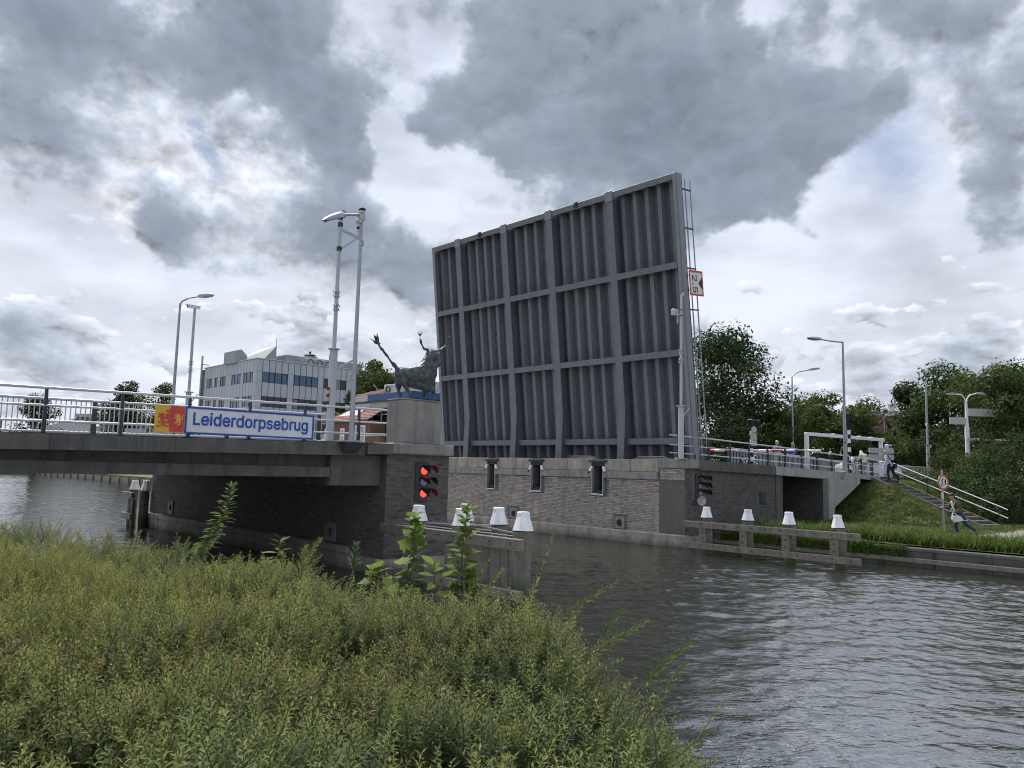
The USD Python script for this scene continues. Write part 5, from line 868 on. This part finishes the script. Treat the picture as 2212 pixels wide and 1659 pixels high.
def tree(label,loc,h,rx,ry,mat_,seed,nl=26,nleaf=5200,leaf=.34,zc=None,rz=None,name='tree',group=None,cat_='tree'):
    rz=rz or h*.38; zc=zc or h-rz
    t=thing(name,label,cat_,loc,0,group); part('trunk',trunk_mesh(seed,h*.95,max(.12,h*.022),rx*.8,zc),BARK,t); part('crown',(lambda v,f:(v+np.array([0,0,zc]),f))(*crown_mesh(seed,rx,ry,rz,nl,nleaf,leaf)),mat_,t,tone=LT.pop()); return t
def gz(p,z=1.): return (float(p[0]),float(p[1]),z)
tree('big round-crowned tree right behind the raised leaf',gz(at(1565,930,66),.9),13.6,4.9,4.8,TREE1,11,46,17000,.30,rz=6.4,zc=7.4)
tree('dark bushy tree left of the slender lamp behind the cyclists',gz(at(1668,940,62),.9),7.4,2.9,2.9,TREE1,12,24,6000,.28,rz=3.6,zc=4.0)
tree('low dark tree directly behind the foot of the leaf railing',gz(at(1560,960,58),.9),6.0,3.6,3.2,TREE4,13,22,5200,.26,rz=3.0,zc=3.4)
tree('broad yellow-green chestnut tree behind the left half of the gantry',gz(at(1775,955,74),.9),8.0,4.6,4.2,TREE3,14,30,7500,.34,rz=3.6,zc=4.6)
tree('broad yellow-green chestnut tree behind the right half of the gantry',gz(at(1865,960,72),.9),7.6,3.8,3.8,TREE3,15,28,6500,.34,rz=3.5,zc=4.3)
tree('tall thin-topped tree above the chestnuts, just right of the slender lamp',gz(at(1730,930,98),.9),11.8,4.2,3.6,TREE2,16,26,4200,.40,rz=4.4)
tree('rounded treetop behind the chestnuts, left of the cross-arm lamp',gz(at(1782,930,105),.9),13.2,4.4,4,TREE1,17,26,4200,.42,rz=4.5)
tree('loose brownish treetop behind the black signal board',gz(at(1842,930,100),.9),12.2,4.6,4,TREE3,18,22,3000,.42,rz=4.2)
tree('slim dark tree right of the gabled house',gz(at(1972,1000,82),.9),11.6,2.9,3.2,TREE4,19,28,7000,.36,rz=5.6,zc=6.2)
tree('tall spreading tree behind the thorned camera mast at right',gz(at(2052,1000,80),.9),13.2,4.6,4.6,TREE1,20,34,9500,.36,rz=6.2,zc=7.0)
tree('layered tree with drooping boughs behind the double lamp',gz(at(2115,1000,76),.9),13.2,4.4,4.2,TREE2,21,32,8500,.34,rz=6,zc=7.2)
tree('pale crowned tree at the right edge of the view',gz(at(2185,1000,70),.9),12.2,3.9,4.0,TREE2,22,30,8000,.34,rz=5.6,zc=6.6)
tree('low spreading tree between the gabled house and the hedge',gz(at(2005,995,72),.9),6.6,3.4,3.0,TREE4,23,24,5200,.3,rz=3.0,zc=3.8)
tree('dark tree right of the hedge filling the slope top',gz(at(2165,1010,56),.9),9.0,3.2,3.2,TREE4,24,28,8000,.27,rz=4.6,zc=4.9)
tree('dense dark tree past the right frame edge of the slope',gz(at(2262,1010,58),.9),10.5,4.0,4.0,TREE1,25,26,6000,.3,rz=5.2,zc=5.6)
# left side
tree('round dark tree seen through the left railing',gz(at(72,940,150),.9),14.2,6.0,5,TREE4,31,22,4200,.55,rz=6.0,zc=7.6)
tree('spiky topped tree left of the arched lamp behind the railing',gz(at(263,930,150),.9),17.2,3.6,4,TREE4,32,18,2600,.5,rz=6.4)
tree('broad green tree behind the pavilion roof',gz(at(300,930,158),.9),14.4,8.0,5,TREE2,33,26,4600,.55,rz=4.6)
tree('tree with upright top just left of the arched lamp',gz(at(340,930,150),.9),17.0,3.2,4,TREE1,34,18,2600,.5,rz=6.6)
tree('thin pale tree beside the office building corner',gz(at(408,930,150),.9),12.2,3.2,4,TREE2,35,16,1600,.5,rz=4)
tree('green tree in front of the office letters beside the bull',gz(at(808,930,90),.9),13.4,2.6,3,TREE2,36,26,6200,.36,rz=5.0,zc=9.0)
tree('low green tree above the red roof left of the bull',gz(at(858,930,92),.9),11.6,2.4,3,TREE2,37,20,3600,.36,rz=3.8)
tree('bush-like tree between the office block and the red roof',gz(at(768,930,88),.9),10.6,2.0,2.6,TREE1,38,18,2600,.34,rz=2.6)
# hedge and the thicket of the slope at right
def tone_last(t):
    g=UsdGeom.PrimvarsAPI(stage.GetPrimAtPath(str(t.GetPath())+'/foliage')); g.CreatePrimvar('tone',Sdf.ValueTypeNames.FloatArray,'vertex').Set(Vt.FloatArray.FromNumpy(LT.pop().astype(np.float32)))
def mound(name,label,pts,mat_,seed,dens,leaf,cat_='bush',group=None,loc=None):
    r=np.random.default_rng(seed); P=[];N=[]; c0=np.mean([p[0] for p in pts],0)*np.array([1,1,0])
    for c,rad in pts:
        c=D2(c)-c0; rad=D2(rad); m=int(dens*(rad[0]*rad[2]+rad[1]*rad[2]+rad[0]*rad[1])*4); d=r.normal(size=(m,3)); d/=np.linalg.norm(d,axis=1,keepdims=True); k=.78+.3*r.random(m)+.25*(meshkit.noise(d*3+seed,seed)-.5); P.append(c+d*rad*k[:,None]); N.append(d+np.array([0,0,.5])+r.normal(size=(m,3))*.5)
    t=thing(name,label,cat_,c0,0,group); part('foliage',leafquads(np.vstack(P),np.vstack(N),leaf,r),mat_,t); tone_last(t); [part('stem',tube([(p[0]-c0)[:3]-D2((0,0,p[1][2])),(p[0]-c0)[:3]+D2((r.normal()*.3,r.normal()*.3,p[1][2]*.3))],.06,5),BARK,t) for p in pts]; return t
def E3(x,y,d,rx,ry,rz): return (at(x,y,d),(rx,ry,rz))
mound('hedge','clipped olive hedge at the top of the slope below the double lamp',[E3(2030+k*16,1005,54,.75,.75,.78) for k in range(9)],HEDGE,41,60,.16,'hedge')
for k,(lab,pts,m_) in enumerate((('low bush on the slope right of the upper stair rail',[E3(1985,1035,49,1.1,1.1,.75),E3(2020,1045,48,1.2,1.2,.8)],TREE2),('spreading bush on the slope above the running man',[E3(2062,1052,47,1.5,1.4,.95),E3(2095,1046,47,1.3,1.3,1.1)],TREE1),('large dark thicket at the right edge above the stair foot',[E3(2160,1040,44,1.8,1.8,1.9),E3(2205,1020,44,1.8,1.8,2.4),E3(2190,1085,41,1.5,1.5,1.5)],TREE4),
  ('tall dark thicket behind the end of the stair rail',[E3(2130,1075,43,1.3,1.3,1.2),E3(2165,1105,41,1.2,1.2,1.0)],TREE1),('leafy bush under the hedge at right',[E3(2115,1015,50,1.5,1.5,1.2),E3(2150,1000,50,1.4,1.4,1.4)],TREE2),('thicket leaving the picture at right',[E3(2235,1075,42,1.7,1.7,2.2),E3(2235,1020,46,1.9,1.9,2.4)],TREE4),('bramble bush along the rail of the stairs',[E3(2030,1062,45,.9,.9,.55),E3(2075,1085,43,.9,.9,.5)],TREE2))):
    mound('bush',lab,pts,m_,50+k,70,.15)
# grass: tufts as instances
def tuft(seed,h,n,w,spread):
    r=np.random.default_rng(seed); V=[];F=[]
    for k in range(n):
        a=r.random()*6.283; b=r.normal(size=2)*spread*.35; l=h*(.6+.6*r.random()); d=np.array([math.cos(a),math.sin(a)]); p=np.array([-d[1],d[0]])*w*.5; o=len(V); q=b+d*l*(.15+.3*r.random()); tp=b+d*l*(.4+.5*r.random())
        V+=[(*(b-p),0),(*(b+p),0),(*(q+p*.8),l*.6),(*(q-p*.8),l*.6),(*tp,l*(.8+.2*r.random()))]; F+=[(o,o+1,o+2),(o,o+2,o+3),(o+3,o+2,o+4)]
    return np.array(V),np.array(F)
def scatter(name,label,cat_,protos,P,yaw,sc,tilt=None,r=None,proto_of=None):
    pi=UsdGeom.PointInstancer.Define(stage,numbered('/World/'+name)); base=str(pi.GetPath()); r=r or rng; n=len(P); tg=[]
    for k,(mesh_,m,tip) in enumerate(protos):
        g=usdkit.mesh(stage,f'{base}/prototypes/{name}_{k+1:03d}',mesh_,m); tg.append(g.GetPath())
        nv=len(g.GetPointsAttr().Get()); UsdGeom.PrimvarsAPI(g).CreatePrimvar('tone',Sdf.ValueTypeNames.FloatArray,'vertex').Set(Vt.FloatArray.FromNumpy(np.repeat(r.random(nv//5+1),5)[:nv].astype(np.float32)))
        if tip is not None: UsdGeom.PrimvarsAPI(g).CreatePrimvar('tip',Sdf.ValueTypeNames.FloatArray,'vertex').Set(Vt.FloatArray.FromNumpy(np.asarray(tip,np.float32)))
    pi.CreatePrototypesRel().SetTargets(tg); pi.CreatePositionsAttr(Vt.Vec3fArray.FromNumpy(np.asarray(P,np.float32))); pi.CreateProtoIndicesAttr(Vt.IntArray.FromNumpy((r.integers(0,len(protos),n) if proto_of is None else proto_of).astype(np.int32)))
    h=yaw/2; tl=np.zeros((n,2)) if tilt is None else tilt*.5   # yaw then a small lean
    q=[]
    cz,sz=np.cos(h),np.sin(h); cx_,sx_=np.cos(tl[:,0]),np.sin(tl[:,0]); ca,sa=np.cos(tl[:,1]),np.sin(tl[:,1])
    # lean by x then y, after the yaw
    w=cx_*ca; x=sx_*ca; y=cx_*sa; zq=-sx_*sa if False else sx_*sa*-1
    W=w*cz-zq*sz; X=x*cz+y*sz; Y=y*cz-x*sz; Z=w*sz+zq*cz
    Q=Vt.QuathArray([Gf.Quath(float(a),float(b),float(c),float(d)) for a,b,c,d in zip(W,X,Y,Z)]); pi.CreateOrientationsAttr(Q)
    pi.CreateScalesAttr(Vt.Vec3fArray.FromNumpy(np.repeat(np.asarray(sc,np.float32)[:,None],3,1))); tag(pi,label,cat_,kind='stuff'); return pi
GR1=leafm('grass_blade',(.036,.064,.018),(.095,.122,.036),.25,.5); GR2=leafm('grass_bright',(.055,.10,.018),(.13,.17,.04),.3,.7); GRD=leafm('grass_dry',(.12,.105,.05),(.22,.19,.10),.2,.7)
r=np.random.default_rng(5); X=30+r.random(15000)*26; Y=10.5+r.random(15000)*8.3
keep=(X>36)|(Y<18.4); d_=np.abs((X-ST0[0])*(-fd[1])+(Y-ST0[1])*fd[0]); al=(X-ST0[0])*fd[0]+(Y-ST0[1])*fd[1]; keep&=~((d_<.82)&(al>-.5)&(al<run_+.3)); keep&=~((X>36)&(X<50)&(np.abs(Y-10.3+.06*(X-40))<.8)&(r.random(15000)<.8)); keep&=~((X<40.9)&(Y>18.2)); X,Y=X[keep],Y[keep]
scatter('slope_grass','mown and tufty grass covering the bank beside the stairs','grass',[(tuft(1,.10,16,.022,.28),GR1,None),(tuft(2,.13,14,.02,.3),GR1,None),(tuft(3,.12,12,.018,.3),GRD,None),(tuft(4,.15,14,.022,.25),GR2,None)],np.stack([X,Y,rbank(X,Y)-.02],1),r.random(len(X))*6.28,.7+.7*r.random(len(X)),r=r)
X=29.95+r.random(9500)**1.3*4.2; Y=-4+r.random(9500)*21.5; keep=(Y<18.2)&(X<31.2+2.6*meshkit.noise(np.stack([Y*.5,Y*0,Y*0],-1),3)+.0*Y); X,Y=X[keep],Y[keep]
scatter('bank_grass','tall bright green grass and weeds along the top of the quay wall','grass',[(tuft(11,.36,16,.03,.25),GR2,None),(tuft(12,.46,14,.028,.25),GR2,None),(tuft(13,.30,18,.04,.3),GR2,None),(tuft(14,.42,10,.022,.25),GR1,None)],np.stack([X,Y,rbank(X,Y)-.03],1),r.random(len(X))*6.28,.6+.8*r.random(len(X))**2,r=r)
n=700; Y=10.6+r.random(n)*7.4; hang=r.random(n)
scatter('wall_weeds','green weeds hanging over the waterside of the quay wall','weeds',[(tuft(21,.24,12,.03,.25),GR2,None),(tuft(22,.2,12,.04,.25),GR2,None)],np.stack([29.42-.05*hang,Y,.12+.58*hang**.6],1),r.random(n)*6.28,.5+.7*r.random(n)*(meshkit.noise(np.stack([Y*.9,Y*0,Y*0],-1),8)),r=r)
# ---------- the foreground shrub ----------
SHR=[leafm('shrub_leaf',(.066,.106,.052),(.148,.192,.086),.38,.55,(.30,.315,.105)),leafm('shrub_leaf_young',(.105,.142,.046),(.205,.235,.082),.40,.55,(.38,.37,.11)),leafm('shrub_leaf_grey',(.075,.115,.070),(.155,.195,.115),.30,.55,(.25,.27,.12)),leafm('shrub_leaf_brown',(.11,.115,.05),(.195,.18,.08),.32,.55,(.31,.23,.12))]
def sprig(seed,L,n,ll,lw,up=.58,stemr=.0035,tipw=1.):
    """A shoot: thin stem with lance leaves set round it, younger and paler towards the tip."""
    r=np.random.default_rng(seed); bendv=r.normal(size=2)*.16; V=[];F=[];T=[]
    S=lambda t:np.array([bendv[0]*L*t*t,bendv[1]*L*t*t,L*t]); sv,sf=tube([S(t) for t in np.linspace(0,1,5)],np.linspace(stemr,stemr*.4,5),3,False); V+=list(sv);F+=list(map(tuple,sf));T+=[0.]*len(sv)
    for k in range(n):
        t=.10+.9*(k+.5*r.random())/n; a=k*2.4+r.random()*.7; e=up*(.35+.75*t)+r.normal()*.12; d=np.array([math.cos(a)*math.cos(e),math.sin(a)*math.cos(e),math.sin(e)]); s=np.cross(d,[0,0,1.]); s/=np.linalg.norm(s)+1e-9; nn=np.cross(s,d); l=ll*(1.05-.55*t)*(.75+.5*r.random()); w=lw*(.8+.4*r.random())*(1.05-.4*t)
        b=S(t); o=len(V); V+=[b,b+d*l*.45+s*w*.5+nn*l*.05,b+d*l*.5-nn*w*.12,b+d*l*.45-s*w*.5+nn*l*.05,b+d*l*.98-nn*l*.10]; F+=[(o,o+1,o+2),(o,o+2,o+3),(o+1,o+4,o+2),(o+3,o+2,o+4)]; T+=[max(0,(t-.45)*1.5)*tipw]*5
    return (np.array(V),np.array(F)),np.array(T)
BED=np.array(shapely.Polygon([(-9,16.6),(1.2,16.4),(2.5,15.4),(3.2,11.8),(3.8,8.8),(4.25,6.2),(4.55,4.6),(4.2,3.1),(3.35,1.8),(2.6,.95),(1.5,.2),(-.6,.2),(-2,1.2),(-9,2)]).buffer(.12).exterior.coords)
BP=shapely.Polygon(BED); BNDL=BP.exterior
def bedtop(X,Y):
    t=shapely.distance(shapely.points(X,Y),BNDL)*np.where(shapely.contains_xy(BP,X,Y),1,-1); g=lbank(X,Y); nz=meshkit.fbm(np.stack([X*1.25,Y*1.25,0*X],-1),3,6)-.5
    top=2.12+.46*nz+.014*np.maximum(Y-5,0); return g+(top-g)*np.sqrt(np.clip((t+.12)/.95,0,1)),t
gx,gy=np.arange(-9,5.2,.22),np.arange(-.2,17,.22)
SB=thing('willow_shrub','broad low shrub with narrow yellow-green leaves filling the near bank','shrub')
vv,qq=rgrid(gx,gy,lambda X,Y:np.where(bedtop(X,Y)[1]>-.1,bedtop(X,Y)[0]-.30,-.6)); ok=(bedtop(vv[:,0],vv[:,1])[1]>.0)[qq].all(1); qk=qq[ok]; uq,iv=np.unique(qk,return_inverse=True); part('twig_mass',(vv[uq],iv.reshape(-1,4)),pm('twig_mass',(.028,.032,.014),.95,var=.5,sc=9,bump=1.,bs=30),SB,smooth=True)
r=np.random.default_rng(9); PP=[]
for (n,y0,y1,x0,x1) in ((21000,.0,4.8,-1.0,4.9),(19000,3.5,9,-2.5,4.9),(9500,8,16.8,-4,4.2)):
    X=x0+(x1-x0)*r.random(n); Y=y0+(y1-y0)*r.random(n); z,tt=bedtop(X,Y); k=tt>-.08; PP.append(np.stack([X,Y,z,tt],1)[k])
PP=np.vstack(PP); PP=PP[meshkit.fbm(np.stack([PP[:,0]*2.3,PP[:,1]*2.3,0*PP[:,0]],-1),2,21)>.33]; n=len(PP); dep=r.random(n)**1.6*.42
pos=np.stack([PP[:,0],PP[:,1],PP[:,2]-.20-dep*.7],1); e=1e-2
gxn=(bedtop(PP[:,0]+.05,PP[:,1])[0]-PP[:,2])/.05; gyn=(bedtop(PP[:,0],PP[:,1]+.05)[0]-PP[:,2])/.05
lean=np.stack([np.clip(-(-gyn)*-1,-1.2,1.2)*.0+np.arctan(np.clip(gyn,-3,3))*.75,-np.arctan(np.clip(gxn,-3,3))*.75],1)+r.normal(size=(n,2))*.45
SP=[]
for k,(L,nl,ll,lw) in enumerate(((.27,38,.046,.0108),(.25,34,.049,.0115),(.30,40,.043,.0098),(.24,34,.046,.011),(.28,36,.048,.0105),(.27,38,.041,.0098))):
    m_,tp=sprig(60+k,L,nl,ll,lw); SP.append((m_,SHR[(0,0,1,2,1,3)[k]],tp))
for k,(L,nl,ll,lw,mm) in enumerate(((.42,32,.055,.0105,1),(.40,12,.045,.009,3),(.46,36,.048,.0095,2))):
    m_,tp=sprig(80+k,L,nl,ll,lw,.8,.004); SP.append((m_,SHR[mm],tp))
patch=meshkit.fbm(np.stack([PP[:,0]*.55,PP[:,1]*.55,0*PP[:,0]],-1),3,12); pk=r.random(n)
proto=np.where(patch+.25*(pk-.5)>.54,np.where(pk<.5,2,np.where(pk<.8,4,5)),np.where(pk<.45,0,np.where(pk<.72,1,np.where(pk<.9,3,4))))
proto=np.where((r.random(n)<.022)&(PP[:,3]>.45),r.integers(6,9,n),proto)
inst=scatter('shrub_leaves','dense leafy shoots with pale tips covering the low shrub in the foreground','foliage',SP,pos,r.random(n)*6.28,.75+.5*r.random(n),lean,r=r,proto_of=proto)
# long single shoots standing out of the shrub
def shoot(label,base,tip,nleaf,ll,lw,mat_,seed,name='shoot',bow=.1):
    r=np.random.default_rng(seed); base,tip=D2(base),D2(tip); t=thing(name,label,'plant',base); L=tip-base; side=np.cross(L,[0,0,1.]); side/=np.linalg.norm(side); S=lambda u:L*u+D2((0,0,1))*np.linalg.norm(L)*bow*math.sin(u*2.2)*.5
    part('stem',tube([S(u) for u in np.linspace(0,1,8)],np.linspace(.006,.002,8),5),TWIG,t); b=MB()
    for k in range(nleaf):
        u=.12+.88*(k+.4*r.random())/nleaf; o=S(u); d0=(S(min(u+.02,1.01))-S(u-.02)); d0/=np.linalg.norm(d0); a=k*2.4+r.random()*.5; p1,p2=frame(d0)[1:]; d=d0*.75+(p1*math.cos(a)+p2*math.sin(a))*(.9-.5*u); d/=np.linalg.norm(d); s=np.cross(d,d0+.01); s/=np.linalg.norm(s)+1e-9; nn=np.cross(s,d); l=ll*(1.1-.6*u)*(.7+.6*r.random()); w=lw*(1.1-.4*u)
        b.add((np.array([o,o+d*l*.45+s*w*.5+nn*l*.06,o+d*l*.5,o+d*l*.45-s*w*.5+nn*l*.06,o+d*l-nn*l*.12]),np.array([(0,1,2),(0,2,3),(1,4,2),(3,2,4)])))
    part('leaves',b,mat_,t,kind='stuff',tone=np.repeat(r.random(nleaf),5)); return t
def bz(p): return (p[0],p[1],float(bedtop(np.array([p[0]]),np.array([p[1]]))[0][0])-.15)
YL=SHR[1]; k=0
for lab,b0,tp_,d in (('tallest feathery shoot rising right of the fender post',(1110,1400),(1198,1155),5.6),('feathery shoot beside the tallest one, a little lower',(1120,1370),(1160,1255),5.7),('arching shoot reaching out over the dark water, uppermost',(1180,1360),(1330,1267),5.2),('upright shoot at the right edge of the shrub against the water',(1290,1390),(1345,1325),5.0),('long shoot lying almost level over the water',(1240,1440),(1400,1352),4.7),('pale bent shoot over the bright water edge',(1370,1500),(1490,1395),4.1),('short shoot under the pale bent one',(1390,1560),(1480,1440),3.9),('thin shoot in front of the left fender cap row',(640,1250),(690,1170),8.0),('thin low shoot left of the dark underpass',(640,1260),(660,1185),8.1),('thin shoot by the pier foot',(760,1240),(768,1180),7.6),('reddish feathery shoot left of the fender post',(985,1330),(1062,1205),6.0),('sideways shoot in front of the fender boards',(1010,1330),(1085,1235),6.0),('far left low shoot over the river',(380,1215),(470,1165),9.0),('shoot at the left of the windblown sapling',(400,1195),(455,1180),9.0)):
    B_,T_=at(*b0,d),at(*tp_,d+.1); shoot(lab,B_,T_,54,.085 if d<7 else .13,.019 if d<7 else .026,YL if k%3 else SHR[0],200+k); k+=1
t=thing('bare_twig','long bare reddish-brown twig standing out of the middle of the shrub','twig',at(520,1545,3.4)); o=at(520,1545,3.4); part('stem',tube([at(520,1545,3.4)-o,at(560,1490,3.45)-o,at(595,1430,3.5)-o,at(610,1375,3.55)-o],[.009,.008,.006,.003],6),TWIG,t)
# saplings with large leaves
SAP=leafm('sapling_leaf',(.06,.11,.025),(.135,.18,.048),.4,2.5); SAP2=leafm('sapling_leaf_bright',(.085,.14,.028),(.185,.225,.062),.42,2.5)
def bigleaf(l,w,lobes):
    """A lobed leaf lying along +x, slightly folded and drooping."""
    if lobes: ol=[(0,0),(.12,.10),(.10,.34),(.30,.26),(.36,.52),(.52,.33),(.66,.36),(.74,.18),(1,0)]
    else: ol=[(0,0),(.12,.16),(.32,.30),(.55,.30),(.78,.18),(1,0)]
    up=[(x*l,y*w*2,abs(y)*w*.35-x*x*l*.22) for x,y in ol]; dn=[(x*l,-y*w*2,abs(y)*w*.35-x*x*l*.22) for x,y in ol[1:-1]]; mid=[(x*l,0,-x*x*l*.22) for x,y in ol[1:-1]]
    V=up+dn+mid; n=len(ol); F=[]; U=lambda k:k; D_=lambda k:0 if k==0 else (n-1 if k==n-1 else n+k-1); Mi=lambda k:0 if k==0 else (n-1 if k==n-1 else 2*n-3+k)
    for k in range(n-1):
        for X_,fl in ((U,0),(D_,1)):
            for tri in ((X_(k),Mi(k),X_(k+1)),(X_(k+1),Mi(k),Mi(k+1))):
                if len(set(tri))==3: F.append(tri if fl else tri[::-1])
    return np.array(V,float),np.array(F)
def sapling(label,base,tip,n,l,w,lobes,mat_,seed,bow=.0):
    r=np.random.default_rng(seed); base,tip=D2(base),D2(tip); t=thing('sapling',label,'plant',base); L=tip-base; lv=bigleaf(1,w,lobes); S=lambda u:L*u+RT*bow*math.sin(u*3.1)
    part('stem',tube([S(u) for u in np.linspace(0,1,8)],np.linspace(.010,.003,8),6),TWIG,t)
    for k in range(n):
        u=.08+.92*(k+.3*r.random())/n; a=k*2.39+r.random()*.6; el=-.1+.9*u+r.normal()*.15; d=np.array([math.cos(a)*math.cos(el),math.sin(a)*math.cos(el),math.sin(el)-.15*r.random()]); s=np.cross([0,0,1.],d); s/=np.linalg.norm(s); nn=np.cross(d,s); ro=r.normal()*.5; s,nn=s*math.cos(ro)+nn*math.sin(ro),nn*math.cos(ro)-s*math.sin(ro); sz=l*(.75+.5*r.random())*(1.15-.55*u)
        v=S(u)+d*.05*l*4*.3+(lv[0][:,:1]*d+lv[0][:,1:2]*s+lv[0][:,2:]*nn)*sz; part('leaf',(v,lv[1]),mat_,t,tone=np.full(len(v),r.random()))
    return t
sapling('windblown leafy sapling leaning right before the dark underpass',at(428,1200,8.6),at(502,1048,8.7),95,.15,.24,0,SAP,301,.06)
sapling('small bright sapling under the middle of the left span',at(596,1225,8.2),at(606,1165,8.2),20,.16,.22,0,SAP2,302)
sapling('bright lobed-leaf sapling in front of the left fender cap',at(878,1290,6.6),at(895,1112,6.7),40,.17,.5,1,SAP2,303,.03)
sapling('taller dark green sapling in front of the second white cap',at(1000,1300,6.4),at(1012,1095,6.5),42,.18,.42,1,SAP,304,-.03)
sapling('low sapling between the two lobed saplings',at(940,1300,6.3),at(938,1215,6.3),10,.24,.3,0,SAP2,305)
sapling('low lobed sapling left of the bright one',at(820,1262,6.9),at(812,1222,6.9),9,.2,.45,1,SAP2,306)
